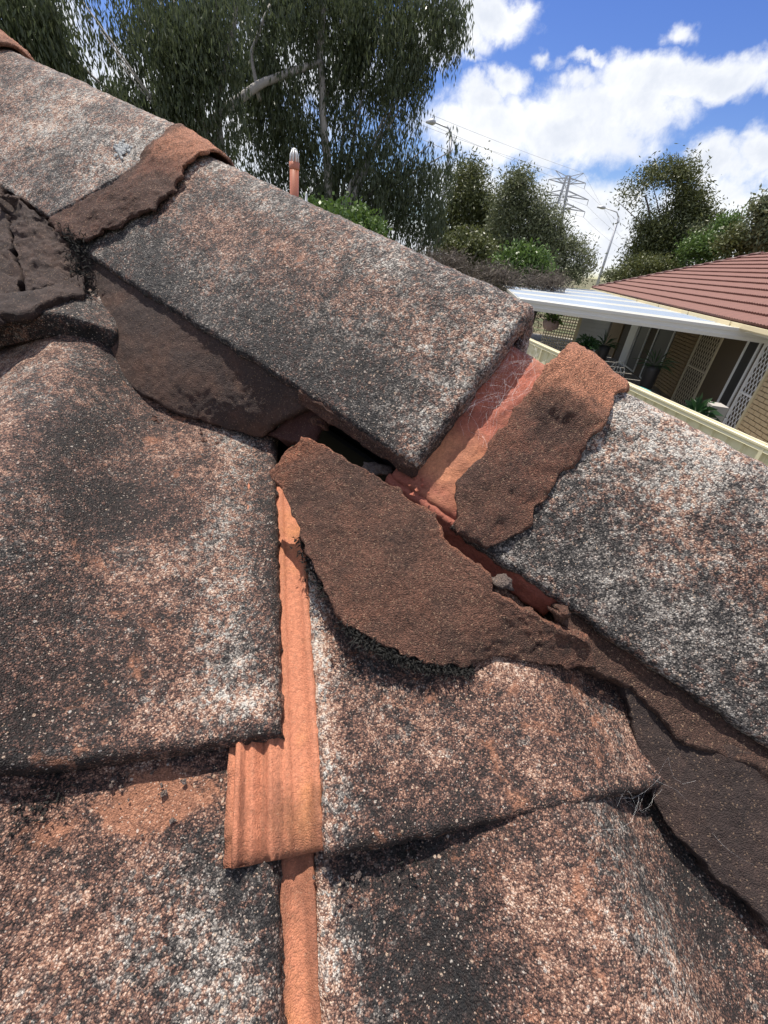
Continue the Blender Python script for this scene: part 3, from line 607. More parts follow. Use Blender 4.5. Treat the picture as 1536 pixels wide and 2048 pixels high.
crumbs([(300, 1580, -.014, 60), (700, 1740, -.015, 40), (900, 1730, -.015, 60), (1150, 1660, -.012, 50)], 150, 6, 'stone')
# ---- moss, lichen, webs
def moss(pts, n, ln, seed, spread=.004):
    rg = np.random.default_rng(seed); mbm = MB(); P_ = resample(pts, 60)
    for i in range(n):
        c = P_[rg.integers(60)]+rg.normal(0, spread, 3)*V3(1, 1, .4); d = rg.normal(0, 1, 3)+V3(-.1, -.6, .5); d /= np.linalg.norm(d); l_ = ln*rg.uniform(.5, 1.2)
        sx = np.cross(d, rg.normal(0, 1, 3)); sx /= np.linalg.norm(sx); sy = np.cross(sx, d); r_ = .0006
        mbm.add([c+sx*r_, c-sx*r_*.5+sy*r_, c-sx*r_*.5-sy*r_, c+d*l_], [(0, 1, 3), (1, 2, 3), (2, 0, 3)])
    return mbm.build('moss', M['moss'], roof, kind='stuff')
moss(P3([(690, 1250, .011), (740, 1285, .010), (790, 1312, .009), (850, 1330, .009), (940, 1338, .009)]), 1300, .004, 1, .003)
moss(P3([(604, 1075, .014), (622, 1130, .012), (650, 1190, .011)]), 300, .0035, 2, .0025)
moss(P3([(140, 455, .055), (160, 490, .05), (165, 530, .04), (168, 620, .02), (172, 655, .018)]), 700, .006, 3, .005)
moss(P3([(800, 1705, -.016), (870, 1690, -.016), (940, 1660, -.016), (1100, 1620, -.016), (1300, 1560, -.014)]), 900, .005, 4, .004)
moss(P3([(0, 1590, -.016), (40, 1590, -.016), (90, 1585, -.016)]), 700, .003, 5, .006)
def patch(c, ax, ay, nrm, r, seed, label):
    """a crust of small flat flakes"""
    rg = np.random.default_rng(seed); vs, fs = [], []; k = 7
    for i in range(60):
        q = c+ax*rg.normal(0, r*.48)+ay*rg.normal(0, r*.34); rr = r*rg.uniform(.06, .22); b0 = len(vs); vs.append(q+nrm*.0007); ph = rg.uniform(0, 6)
        for j in range(k):
            t = ph+2*pi*j/k; w_ = rr*rg.uniform(.7, 1.25); vs.append(q+(ax*cos(t)+ay*sin(t))*w_-nrm*.0009)
        fs += [(b0, b0+1+j, b0+1+(j+1) % k) for j in range(k)]
    o = raw('lichen_patch', vs, fs, M['lichen'], None, True, label=label); o.parent = roof; o.matrix_parent_inverse = Matrix.Translation(-world_loc(roof))
fn = (MM-L)/sqrt(2); fy = (MM+L)/sqrt(2)
def on_facet(x, y, m0):
    r = ray(x, y); nn = fn; c = HO+MM*m0; return CAM+r*(((c-CAM)@nn)/(r@nn))
patch(on_facet(240, 296, .0145), H, fy, fn, .0105, 2, 'white round lichen spot on the upper cap')
patch(PX(488, 1224, -.004), U, V, N, .004, 5, 'small white lichen fleck on the big tile')
patch(PX(540, 1235, -.004), U, V, N, .004, 8, 'small white lichen fleck by the tile side edge')
def web(name, label, A_, B_, n, seed, rad, jit):
    rg = np.random.default_rng(seed); wb = MB()
    for i in range(n):
        p = A_(rg); q = B_(rg); k = 12; ph = rg.uniform(0, 6, 3); fq = rg.uniform(3, 9, 3)
        wb.tube([p*(1-t)+q*t+np.sin(ph+t*fq)*jit*sin(pi*t) for t in np.linspace(0, 1, k)], rad, 3, False)
    wb.build(name, M['web'], None, label=label, category='cobweb')
def wp(lst, off0, off1):
    def f(rg):
        x, y = lst[rg.integers(len(lst))]; return PX(x+rg.normal(0, 14), y+rg.normal(0, 14), rg.uniform(off0, off1))
    return f
def wcap(slo, shi, alo, ahi, lift):
    def f(rg): return cap_pt(np.float64(rg.uniform(slo, shi)), np.float64(rg.uniform(alo, ahi)), .0005, -.020+lift, ht=.090)
    return f
web('cobweb', 'wispy white cobweb over the red band below the long cap', wcap(-.006, .004, .2, .55, .012), wcap(-.038, -.012, .18, .52, .004), 70, 1, .000026, .006)
web('cobweb', 'stray cobweb threads strung across the dark bedding corner', wp([(1230, 1590), (1130, 1640), (1300, 1560), (1340, 1600)], -.004, .008), wp([(1440, 1640), (1500, 1720), (1380, 1560), (1480, 1600), (1180, 1660)], -.002, .012), 9, 2, .000015, .010)
web('cobweb', 'faint threads of cobweb under the trimmed tile\'s front edge', wp([(900, 1680), (1000, 1650), (1100, 1610)], -.018, -.006), wp([(880, 1760), (1010, 1700), (1150, 1650), (1250, 1590)], -.018, -.008), 12, 3, .00002, .006)
#BACKGROUND
# ------------------------------------------------------------------ ground
g = MB(); g.add([(-1500, -300, 0), (1500, -300, 0), (1500, 2500, 0), (-1500, 2500, 0)], [(0, 1, 2, 3)])
m_, t_, b_ = new_mat('dry_lawn'); c_ = t_.n('ShaderNodeTexCoord').outputs['Object']
t_.t.links.new(t_.mix(t_.step(t_.noise(c_, .35, 6, .6), .4, .6), (.07, .085, .03, 1), (.16, .13, .08, 1)), b_.inputs['Base Color']); b_.inputs['Roughness'].default_value = .95
M['lawn'] = m_
g.build('ground', M['lawn'], None, kind='structure')

# ------------------------------------------------------------------ vent pipe and finial behind the hip
def f2z(p):  # height of the far roof slope under a plan point
    n2 = Nf*sin(PT)+V3(0, 0, cos(PT)); A_ = apx(0.0); return A_[2]-((p[0]-A_[0])*n2[0]+(p[1]-A_[1])*n2[1])/n2[2]
tp = at_d(588.5, 326, 6.0); bz = f2z(tp)-.02
vp = empty('vent_pipe', (tp[0], tp[1], bz), 'terracotta-coloured plumbing vent pipe with a white cage cowl, rising behind the hip', 'vent pipe')
MB().tube([(tp[0], tp[1], bz), (tp[0], tp[1], tp[2])], .048, 20).build('pipe', M['pvc'], vp, True)
MB().tube([(tp[0], tp[1], tp[2]-.06), (tp[0], tp[1], tp[2]-.05), (tp[0], tp[1], tp[2]+.006)], [.052, .055, .055], 20).build('socket', M['pvc'], vp, True)
cz = tp[2]+.006
for i in range(8):
    a = 2*pi*i/8; d = V3(cos(a), sin(a), 0)
    MB().tube([V3(tp[0], tp[1], cz)+d*.046, V3(tp[0], tp[1], cz+.06)+d*.042, V3(tp[0], tp[1], cz+.10)+d*.022], .0075, 6).build('cowl_bar', M['white'], vp, True)
MB().tube([V3(tp[0], tp[1], cz+.088), V3(tp[0], tp[1], cz+.112), V3(tp[0], tp[1], cz+.12)], [.03, .026, .008], 12).build('cowl_top', M['white'], vp, True)
fp = at_d(612, 432, 7.0); fz = f2z(fp)-.02; ftop = at_d(612, 383, 7.0)[2]
fi = empty('finial_post', (fp[0], fp[1], fz), 'slim white turned finial post beside the vent pipe', 'finial')
MB().tube([(fp[0], fp[1], fz), (fp[0], fp[1], ftop-.16), (fp[0], fp[1], ftop-.155), (fp[0], fp[1], ftop-.14), (fp[0], fp[1], ftop-.13), (fp[0], fp[1], ftop-.03), (fp[0], fp[1], ftop)], [.022, .022, .034, .034, .018, .014, .004], 12).build('shaft', M['white'], fi, True)
MB().box((fp[0]-.05, fp[1], fp[2]-.02), (.06, 0, 0), (0, .02, 0), (0, 0, .03)).build('rail', M['white'], fi)

# ------------------------------------------------------------------ boundary fence
def at_z(x, y, z):
    r = ray(x, y); return CAM+r*((z-ZC)/r[2])
f1, f2 = at_z(1275, 772, 1.8), at_z(1536, 888, 1.8); fd = (f1-f2)/np.linalg.norm(f1-f2); fnm = V3(-fd[1], fd[0], 0)
if fnm @ (CAM-f1) < 0: fnm = -fnm
fe = empty('boundary_fence', (f2[0], f2[1], 0), 'cream ribbed steel fence with a moulded top rail, beyond the lowest cap', 'fence')
ZU = V3(0, 0, 1)
def extr(prof, a, b, X, Y, name, mat, parent, smooth=False, **kw):
    """closed profile (x,y) in axes X,Y swept from a to b"""
    k = len(prof); vs = [a+X*p[0]+Y*p[1] for p in prof]+[b+X*p[0]+Y*p[1] for p in prof]
    fs = [(i, (i+1) % k, k+(i+1) % k, k+i) for i in range(k)]+[tuple(range(k))[::-1], tuple(range(k, 2*k))]
    return MB().add(vs, fs).build(name, mat, parent, smooth, **kw)
fb0 = V3(f2[0], f2[1], 0)
PW = 2.35
for i in range(-1, 4):
    a = fb0+fd*(i*PW+.03); b = fb0+fd*((i+1)*PW-.03)
    prof = []; nrib = 12; wd = (PW-.06)/nrib
    for k in range(nrib):
        o_ = k*wd; prof += [(o_, 0), (o_+wd*.62, 0), (o_+wd*.70, .022), (o_+wd*.92, .022)]
    prof += [(PW-.06, 0)]; kk = len(prof)
    vs = [a+fd*p[0]-fnm*p[1]+ZU*z for z in (.03, 1.77) for p in prof]+[a+fd*p[0]-fnm*(p[1]+.003)+ZU*z for z in (.03, 1.77) for p in prof]
    fs = [(j, j+1, kk+j+1, kk+j) for j in range(kk-1)]+[(2*kk+j+1, 2*kk+j, 3*kk+j, 3*kk+j+1) for j in range(kk-1)]
    MB().add(vs, fs).build('fence_sheet', M['cream'], fe)
    extr([(-.03, -.028), (.03, -.028), (.022, .0), (.034, .012), (.034, .03), (.012, .036), (.010, .05), (-.010, .05), (-.012, .036), (-.034, .03), (-.034, .012), (-.022, .0)][::-1], a+ZU*1.75-fd*.028, b+ZU*1.75+fd*.028, fnm, ZU, 'top_rail', M['cream'], fe)
    MB().box(a-fd*.03+ZU*.88, fd*.02, fnm*.03, ZU*.88).build('post', M['cream'], fe)

# ------------------------------------------------------------------ neighbour's house
g1, g2 = at_z(1536, 662, 2.45), at_z(1185, 578, 2.45); A = (g2-g1)/np.linalg.norm(g2-g1); B = V3(-A[1], A[0], 0)  # A along the eaves (away), B outward
G = V3(g1[0], g1[1], 0); LEN = np.linalg.norm(g2-g1)
hs_ = empty('neighbour_house', G-B*.5, 'neighbouring cream-brick house with red-brown tiled hip roof and white mesh doors', 'house')
def gp(s, b, z): return G+A*s+B*b+ZU*z
RS = radians(22); e_in = -B*cos(RS)+ZU*sin(RS); rn = np.cross(A, e_in); rn = rn if rn[2] > 0 else -rn
rf = raw('roof', [gp(-4, -.02, 2.44), gp(LEN, -.02, 2.44), gp(LEN-5.5, -5.52, 2.44+5.5*tan(RS)), gp(-4, -5.52, 2.44+5.5*tan(RS)),
                  gp(LEN, -11, 2.44), gp(-4, -11, 2.44)], [(0, 1, 2, 3), (1, 4, 2), (3, 2, 4, 5), (0, 3, 5)], M['rtile'], None)
rf.parent = hs_; rf.matrix_parent_inverse = Matrix.Translation(-Vector(hs_.location))
TW, TG = .36, .43
def tile_mesh():
    nx = 19; xs = np.linspace(0, TW, nx); h = .020*np.abs(np.sin(np.pi*3*xs/TW))**.8
    top0 = [(x, -.02, .070+hh) for x, hh in zip(xs, h)]; top1 = [(x, TG, .022+hh) for x, hh in zip(xs, h)]; bot0 = [(x, -.02, .018+hh*.7) for x, hh in zip(xs, h)]
    vs = bot0+top0+top1; fs = [(i, i+1, nx+i+1, nx+i) for i in range(nx-1)]+[(nx+i, nx+i+1, 2*nx+i+1, 2*nx+i) for i in range(nx-1)]
    fs += [(0, nx, 2*nx), (nx-1, 3*nx-1, 2*nx-1)]
    me = bpy.data.meshes.new('roof_tile'); me.from_pydata(vs, [], fs); me.update(); me.materials.append(M['rtile']); return me
tm = tile_mesh(); Rm = Matrix(((A[0], e_in[0], rn[0], 0), (A[1], e_in[1], rn[1], 0), (A[2], e_in[2], rn[2], 0), (0, 0, 0, 1)))
cand = []
for r in range(18):
    for k in range(-10, 52):
        s = k*TW+(.15 if r % 2 else 0); q = r*TG
        if s+TW > LEN-q*cos(RS)-.05: continue
        p = gp(s, .03, 2.47)+e_in*q; c = p+A*.15+e_in*.17
        d = c-CAM; wz = d@fw
        if wz <= 0: continue
        X, Y = 768+F*(d@rt)/wz, 1024-F*(d@up)/wz
        if X > 1570 or X < 1150 or Y < 480: continue
        cand.append((np.linalg.norm(d), p))
cand.sort(key=lambda q: q[0]); print('roof tiles', len(cand))
inv = Matrix.Translation(-Vector(hs_.location))
for i, (_, p) in enumerate(cand[:300]):
    o = bpy.data.objects.new('roof_tile', tm); COL.objects.link(o); o.parent = rf; o.matrix_parent_inverse = Matrix.Identity(4)
    jit = random.uniform(-.002, .002)
    o.matrix_basis = Matrix.Translation(Vector(p+rn*jit)) @ Rm
rest = MB()
tv = np.array([v.co for v in tm.vertices]); tf = [tuple(p.vertices) for p in tm.polygons]
for _, p in cand[300:]: rest.add([p+A*v[0]+e_in*v[1]+rn*v[2] for v in tv], tf)
if rest.v: 
    o = rest.build('roof_tile_field', M['rtile'], None, kind='stuff'); o.parent = rf
# hip capping: one cap after another
hd = (-A-B)/sqrt(2)*cos(atan(tan(RS)/sqrt(2)))+ZU*sin(atan(tan(RS)/sqrt(2)))
hx = np.cross(hd, ZU); hx /= np.linalg.norm(hx); hy = np.cross(hx, hd)
for i in range(18):
    a = gp(LEN, 0, 2.50)+hd*(i*.40); b = a+hd*.43
    arc = [(cos(t)*.11, sin(t)*.09) for t in np.linspace(0, pi, 9)]
    o = extr(arc, a+hy*.025, b, hx, hy, 'hip_cap', M['rcap'], None, True); o.parent = rf
# gutter and fascia
o = extr([(0, 0), (.11, 0), (.12, .03), (.11, .11), (.10, .115), (.10, .012), (.0, .012)], gp(-4, -.02, 2.36), gp(LEN+.1, -.02, 2.36), B, ZU, 'gutter', M['creamd'], hs_)
for i in range(9): MB().box(gp(-3.5+i*2.4, .115, 2.42), A*.02, B*.006, ZU*.055).build('gutter_strap', M['creamd'], hs_)
o = MB().box(gp(LEN/2-2, -.27, 2.34), A*(LEN/2+2), B*.24, ZU*.012).build('soffit', M['white'], hs_)
wall = MB().box(gp(LEN/2-2.25, -.66, 1.16), A*(LEN/2+1.75), B*.10, ZU*1.16).build('wall', M['tanwall_shaded'], hs_)
MB().box(gp(LEN/2-2.25, -3.2, 1.15), A*(LEN/2+1.7), B*2.3, ZU*1.10).build('inner_wall', M['tanwall_shaded'], hs_)
# bricks on the stretches of wall that show
bm = bpy.data.meshes.new('brick'); bw, bh, bd = .230, .076, .05
vv_ = [(x, y, z) for z in (0, bh) for y in (0, bd) for x in (0, bw)]
bm.from_pydata(vv_, [], [(0, 2, 3, 1), (4, 5, 7, 6), (0, 1, 5, 4), (2, 6, 7, 3), (0, 4, 6, 2), (1, 3, 7, 5)]); bm.materials.append(M['brick'])
bm2 = bm.copy(); bm2.materials.clear(); bm2.materials.append(M['brick_shaded'])
Rb = Matrix(((A[0], B[0], 0, 0), (A[1], B[1], 0, 0), (A[2], B[2], 1, 0), (0, 0, 0, 1)))
def bricks(s0, s1, z0, z1, mesh):
    r = 0; z = z0
    while z+bh <= z1:
        s = s0-(.12 if r % 2 else 0)
        while s < s1-.05:
            a_, b_ = max(s, s0), min(s+bw, s1)
            if b_-a_ > .05:
                o = bpy.data.objects.new('brick', mesh); COL.objects.link(o); o.parent = wall
                o.matrix_basis = Matrix.Translation(Vector(gp(a_, -.562+random.uniform(-.0015, .0015), z))) @ Rb @ Matrix.Diagonal(((b_-a_)/bw, 1, 1, 1))
            s += bw+.022
        z += bh+.016; r += 1
bricks(-1.0, .22, .35, 1.9, bm); bricks(4.05, 5.55, .2, 2.2, bm2)
# doors: frame, rails and crossed mesh bars each a piece
def sec_door(s0, s1, z0, z1, step, label, bar=.007, deep=.0, mesh=True, mat='alu', back=True):
    fr = MB()
    b0 = -.545+deep
    d = MB(); d.box(gp(s0+.03, b0, (z0+z1)/2), A*.03, B*.02, ZU*(z1-z0)/2); d.box(gp(s1-.03, b0, (z0+z1)/2), A*.03, B*.02, ZU*(z1-z0)/2)
    d.box(gp((s0+s1)/2, b0, z1-.03), A*((s1-s0)/2-.061), B*.018, ZU*.03); d.box(gp((s0+s1)/2, b0, z0+.03), A*((s1-s0)/2-.061), B*.018, ZU*.03); d.box(gp((s0+s1)/2, b0, (z0+z1)/2), A*((s1-s0)/2-.061), B*.018, ZU*.022)
    d_o = d.build('security_door', M[mat], hs_, label=label)
    MB().box(gp((s0+s1)/2, b0-.035, (z0+z1)/2), A*(s1-s0)/2, B*.008, ZU*(z1-z0)/2).build('glass', M['dark'], None).parent = d_o
    if mesh:
        x0, x1, y0, y1 = s0+.06, s1-.06, z0+.06, z1-.06; slope = 1.7
        for sgn in (1, -1):
            c = y0-(x1-x0)*slope if sgn > 0 else y0
            cend = y1 if sgn > 0 else y1+(x1-x0)*slope
            while c < cend:
                pts = []
                f = (lambda x: c+(x-x0)*slope) if sgn > 0 else (lambda x: c-(x-x0)*slope)
                xa, xb = x0, x1
                ya, yb = f(xa), f(xb)
                lo, hi = (ya, yb) if ya < yb else (yb, ya)
                if hi > y0 and lo < y1:
                    inv_ = lambda y: x0+(y-c)/slope*sgn
                    xs_ = sorted([min(max(inv_(y0), x0), x1), min(max(inv_(y1), x0), x1)])
                    if xs_[1]-xs_[0] > .01:
                        pa_, pb_ = gp(xs_[0], b0+.004*sgn, f(xs_[0])), gp(xs_[1], b0+.004*sgn, f(xs_[1]))
                        MB().bar(pa_, pb_, .019, B, .006).build('mesh_bar', M[mat], None).parent = d_o
                c += step
    return d_o
sec_door(.30, .90,   .12, 2.2, .21, 'white diamond-mesh security door next to the sunlit brick')
MB().box(gp(.26, -.53, 1.15), A*.035, B*.04, ZU*1.1).build('door_jamb', M['creamd'], hs_)
sec_door(2.70, 3.98, .12, 2.2, .23, 'wide diamond-mesh security door deeper under the patio roof', mat='lattice')
def window(s0, s1, z0, z1, label):
    o = MB().box(gp((s0+s1)/2, -.553, (z0+z1)/2), A*(s1-s0)/2, B*.006, ZU*(z1-z0)/2).build('window', M['dark'], hs_, label=label)
    for (a_, b_, c_, d_) in ((s0, s0+.05, z0, z1), (s1-.05, s1, z0, z1), (s0+.05, s1-.05, z1-.05, z1), (s0+.05, s1-.05, z0, z0+.05)):
        MB().box(gp((a_+b_)/2, -.54, (c_+d_)/2), A*(b_-a_)/2, B*.02, ZU*(d_-c_)/2).build('window_frame', M['white'], None).parent = o
window(1.02, 1.55, .1, 2.2, 'dark narrow window beside the nearest mesh door')
window(5.75, 7.2, .1, 2.1, 'dark sliding window past the brick pier')
window(8.0, 9.2, .1, 2.1, 'dark far window near the garden chair')
MB().box(gp(9.75, -.53, 1.15), A*.45, B*.02, ZU*1.1).build('wall_panel', M['white'], hs_)
MB().box(gp(12.2, -.53, 1.15), A*.9, B*.02, ZU*1.1).build('wall_panel', M['brick_shaded'], hs_)
# paving
pv = MB().box(gp(7, 1.9, .03), A*9, B*2.5, ZU*.03).build('patio_paving', M['concrete'], None, kind='structure')

# ------------------------------------------------------------------ patio cover
c1, c2, c3 = at_z(1000, 565, 2.3), at_z(1041, 600, 2.3), at_z(1560, 678, 2.3)
pc_ = empty('patio_cover', (c2[0], c2[1], 0), 'flat white patio cover with striped sheeting, in front of the neighbour\'s house', 'patio cover')
# sheets run from the outer edge (c2->c1) up to the house gutter
e0, e1 = c2, c1; h0 = c3; h1 = gp(LEN-1.0, .16, 2.40); h0 = np.array([h0[0], h0[1], 2.37])
ns_ = 14
for i in range(ns_):
    t0, t1 = i/ns_, (i+1)/ns_-.004
    a, b = e0+(e1-e0)*t0, e0+(e1-e0)*t1; c, d = h0+(h1-h0)*t0, h0+(h1-h0)*t1
    kx = 17; vs = []
    for j in range(kx):
        q = j/(kx-1); z = .030 if (j % 4 in (1, 2)) else .004
        vs += [a+(b-a)*q+ZU*z, c+(d-c)*q+ZU*z]
    nvs = len(vs); vs += [v-ZU*.003 for v in vs]
    fs = [(2*j, 2*j+1, 2*j+3, 2*j+2) for j in range(kx-1)]+[(nvs+2*j+2, nvs+2*j+3, nvs+2*j+1, nvs+2*j) for j in range(kx-1)]
    MB().add(vs, fs).build('roof_sheet', M['sheet' if i % 3 else 'sheetw'], pc_)
def beam(a, b, label=None):
    d = (b-a)/np.linalg.norm(b-a); X = np.cross(d, ZU)
    o = extr([(-.03, -.19), (.05, -.19), (.06, -.12), (.05, -.10), (.05, -.05), (.065, -.03), (.065, .03), (.045, .035), (.04, .0), (-.03, .0)], a, b, X, ZU, 'edge_beam', M['gutter'], pc_)
beam(c2-ZU*.0, h0); beam(c1, c2)
for q in (c1+(c2-c1)*.03, c1+(c2-c1)*.5, c1+(c2-c1)*.98): MB().box((q[0]+.12, q[1]+.12, 1.06), (.045, 0, 0), (0, .045, 0), (0, 0, 1.05)).build('post', M['gutter'], pc_)
for i in range(4):
    t = (i+.6)/4.2; a = e0+(e1-e0)*t; b = h0+(h1-h0)*t; MB().bar(a-ZU*.07, b-ZU*.07, .05, ZU, .12).build('rafter', M['gutter'], pc_)

# ------------------------------------------------------------------ things under the patio
def panel_frame(x0, y0, x1, y1, d):
    p00 = at_d(x0, y1, d); p10 = at_d(x1, y1, d); X = p10-p00; X[2] = 0; wd = np.linalg.norm(X); X /= wd; z0 = p00[2]; z1 = at_d(x0, y0, d)[2]
    return p00, X, wd, z0, z1
p0, X, wd, z0, z1 = panel_frame(1085, 608, 1148, 672, 17.0); z0 = max(.05, z0-.6)
lt = empty('lattice_screen', (p0[0], p0[1], 0), 'cream square lattice screen at the far end of the patio', 'screen'); Yd = np.cross(ZU, X)
P0 = V3(p0[0], p0[1], 0)
n_ = 12
for i in range(n_+1): MB().box(P0+X*wd*i/n_+ZU*(z0+z1)/2, X*.016, Yd*.005, ZU*(z1-z0)/2).build('slat', M['lattice'], lt)
nz = int((z1-z0)/(wd/n_))
for i in range(nz+1): MB().box(P0+X*wd/2+Yd*.011+ZU*(z0+(z1-z0)*i/nz), X*wd/2, Yd*.005, ZU*.016).build('slat', M['lattice'], lt)
MB().box(P0+X*(wd+.05)+ZU*1.1, X*.04, Yd*.04, ZU*1.1).build('post', M['creamd'], lt)
p0, X, wd, z0, z1 = panel_frame(1150, 612, 1212, 668, 17.5); z0 = .1; Yd = np.cross(ZU, X); P0 = V3(p0[0], p0[1], 0)
sl = empty('slatted_screen', P0, 'pale grey screen of horizontal slats beside the cream lattice', 'screen')
n_ = int((z1-z0)/.13)
for i in range(n_): MB().box(P0+X*wd/2+ZU*(z0+.065+i*.13), X*wd/2, Yd*.012+ZU*.02, ZU*.055).build('slat', M['greyslat'], sl)
for q in (0, .5, 1): MB().box(P0+X*wd*q+Yd*.04+ZU*(z1/2), X*.025, Yd*.02, ZU*z1/2).build('post', M['greyslat'], sl)
# garden chair
cpos = at_d(1246, 700, 14.6); cb = V3(cpos[0], cpos[1], .06)
ch = empty('garden_chair', cb, 'white metal garden chair with a round hooped back, under the patio roof', 'chair')
cx, cy = V3(.8, -.6, 0), V3(.6, .8, 0)
for sx in (-1, 1):
    for sy in (-1, 1): MB().tube([cb+cx*.2*sx+cy*.2*sy+ZU*.0, cb+cx*.18*sx+cy*.18*sy+ZU*.45], .012, 6).build('leg', M['white'], ch, True)
MB().tube([cb+ZU*.45, cb+ZU*.47], .23, 20).build('seat', M['white'], ch)
for k, rr in enumerate((.23, .15)):
    MB().tube([cb-cy*.0+cx*rr*sin(t)+cy*.2+ZU*(.45+.45*rr/.23*max(0, cos(t/1.0))+.02) for t in np.linspace(-pi/2, pi/2, 15)], .012, 6, True).build('back_hoop', M['white'], ch, True)
for q in (-.08, 0, .08): MB().tube([cb+cx*q+cy*.2+ZU*.46, cb+cx*q+cy*.2+ZU*.86], .008, 6).build('spindle', M['white'], ch, True)
for sx in (-1, 1): MB().tube([cb+cx*.2*sx+cy*.2+ZU*.68, cb+cx*.24*sx+ZU*.66, cb+cx*.22*sx-cy*.18+ZU*.62, cb+cx*.19*sx-cy*.18+ZU*.45], .011, 6).build('armrest', M['white'], ch, True)
# concrete block
bp_ = at_d(1432, 812, 9.3)
MB().box((bp_[0], bp_[1], bp_[2]-.25), A*.16, B*.13, ZU*.28).build('garden_block', M['concrete'], None, label='pale rough concrete block standing before the dark window', category='block')
def leaves_at(c, n, r, ln, wdt, rg, droop=.2):
    vs, fs = [], []
    for i in range(n):
        d = rg.normal(0, 1, 3); d[2] = abs(d[2])+.2-droop; d /= np.linalg.norm(d); l_ = ln*rg.uniform(.6, 1.2); x = np.cross(d, rg.normal(0, 1, 3)); x /= np.linalg.norm(x)
        s_ = np.asarray(c)+d*rg.uniform(0, r); b = len(vs); vs += [s_, s_+d*l_*.5+x*wdt, s_+d*l_-ZU*l_*.25, s_+d*l_*.5-x*wdt]; fs.append((b, b+1, b+2, b+3))
    return vs, fs
def potted(x, y, d, label, n, r, ln, wdt, seed, potm='dark', zb=.06):
    p = at_d(x, y, d); rg = np.random.default_rng(seed); b0 = V3(p[0], p[1], zb); e = empty('pot_plant', b0, label, 'potted plant')
    zt = max(p[2]-.25, zb+.3)
    MB().tube([b0, b0+ZU*(zt-zb)*.9, b0+ZU*(zt-zb)], [.13, .18, .19], 14).build('pot', M[potm], e, True)
    vs, fs = leaves_at(b0+ZU*(zt-zb), n, r, ln, wdt, rg); MB().add(vs, fs).build('foliage', M['potplant'], e)
potted(1404, 800, 9.2, 'broad-leaved dark green pot plant beside the concrete block', 60, .15, .35, .05, 1)
potted(1180, 672, 13.0, 'dark bushy pot plant in front of the slatted screen', 160, .22, .18, .03, 2)
potted(1215, 672, 14.0, 'wispy pot plant beside the dark bushy one', 70, .2, .35, .015, 3)
potted(1316, 712, 13.6, 'spiky pot plant in deep shade by the dark window', 60, .2, .42, .014, 4)
hb = at_d(1104, 640, 14.5); hbk = empty('hanging_basket', hb, 'round mauve hanging basket in front of the lattice', 'basket')
MB().tube([hb-ZU*.3, hb-ZU*.22, hb-ZU*.08, hb], [.05, .2, .24, .2], 14).build('bowl', M['pot'], hbk, True)
for a in (0, 2.1, 4.2): MB().tube([hb+V3(cos(a), sin(a), 0)*.2, V3(hb[0], hb[1], 2.28)], .006, 4).build('chain', M['dark'], hbk)
vs, fs = leaves_at(hb, 80, .2, .22, .04, np.random.default_rng(5), .5); MB().add(vs, fs).build('foliage', M['green'], hbk)
tl = at_d(1256, 775, 7.6); tb = empty('garden_table', (tl[0], tl[1], 0), 'teal round-edged garden table edge peeping over the fence', 'table')
MB().tube([tl-ZU*.03, tl-ZU*.02, tl, tl+ZU*.003], [.30, .33, .33, .32], 24).build('table_top', M['teal'], tb, True)
for a in (.5, 2.1, 3.7, 5.3): MB().tube([V3(tl[0]+.2*cos(a), tl[1]+.2*sin(a), tl[2]-.03), V3(tl[0]+.26*cos(a), tl[1]+.26*sin(a), 0)], .015, 6).build('leg', M['teal'], tb)

# ------------------------------------------------------------------ street lamps, pylon, wires
def lamp(x, y, d, hpx, label, armdir):
    p = at_d(x, y, d); b0 = V3(p[0], p[1], 0); e = empty('street_lamp', b0, label, 'street lamp', 'street lamps')
    k = d*.003
    MB().tube([b0, b0+ZU*p[2]*.5, p-ZU*.3], [.16, .13, .09], 10).build('pole', M['galv'], e, True)
    ad = np.asarray(armdir, float); tip = p+ad*1.6+ZU*.35
    MB().tube([p-ZU*.32, p+ad*.35+ZU*.12, tip], [.07, .05, .04], 8).build('arm', M['galv'], e, True)
    MB().tube([tip-ad*.05, tip+ad*.2+ZU*.02, tip+ad*.75], [.09, .17, .06], 10).build('lamp_head', M['galv'], e, True)
lamp(905, 262, 34.0, 0, 'tall street lamp rising at the edge of the weeping gums', (-.7, .2, 0))
lamp(1240, 428, 57.0, 0, 'leaning-looking street lamp between the pylon and the round gum', (-1, .1, 0))
PD = 270.0; pt_ = at_d(1137, 352, PD); pb_ = V3(pt_[0], pt_[1], 0)
py = empty('transmission_pylon', pb_, 'steel lattice power pylon with three pairs of arms, on the skyline', 'pylon')
xd = V3(cos(radians(-8)), sin(radians(-8)), 0); yd = np.cross(ZU, xd); HT = pt_[2]
def wd_at(z): 
    q = z/HT; return 4.5*(1-q)**1.3+.9
lv = [0, .18, .34, .48, .60, .70, .78, .86, .94, 1.0]
legs = [(1, 1), (1, -1), (-1, -1), (-1, 1)]
corner = lambda z, sx, sy: pb_+xd*wd_at(z)*sx+yd*wd_at(z)*sy+ZU*z
for (sx, sy) in legs:
    mbq = MB()
    for a, b in zip(lv[:-1], lv[1:]): mbq.bar(corner(a*HT, sx, sy), corner(b*HT, sx, sy), .55)
    mbq.build('leg', M['pylon'], py)
br = MB()
for a, b in zip(lv[:-1], lv[1:]):
    for i in range(4):
        (s0x, s0y), (s1x, s1y) = legs[i], legs[(i+1) % 4]
        br.bar(corner(a*HT, s0x, s0y), corner(b*HT, s1x, s1y), .2); br.bar(corner(a*HT, s1x, s1y), corner(b*HT, s0x, s0y), .2); br.bar(corner(b*HT, s0x, s0y), corner(b*HT, s1x, s1y), .2)
br.build('bracing', M['pylon'], py)
tips = []
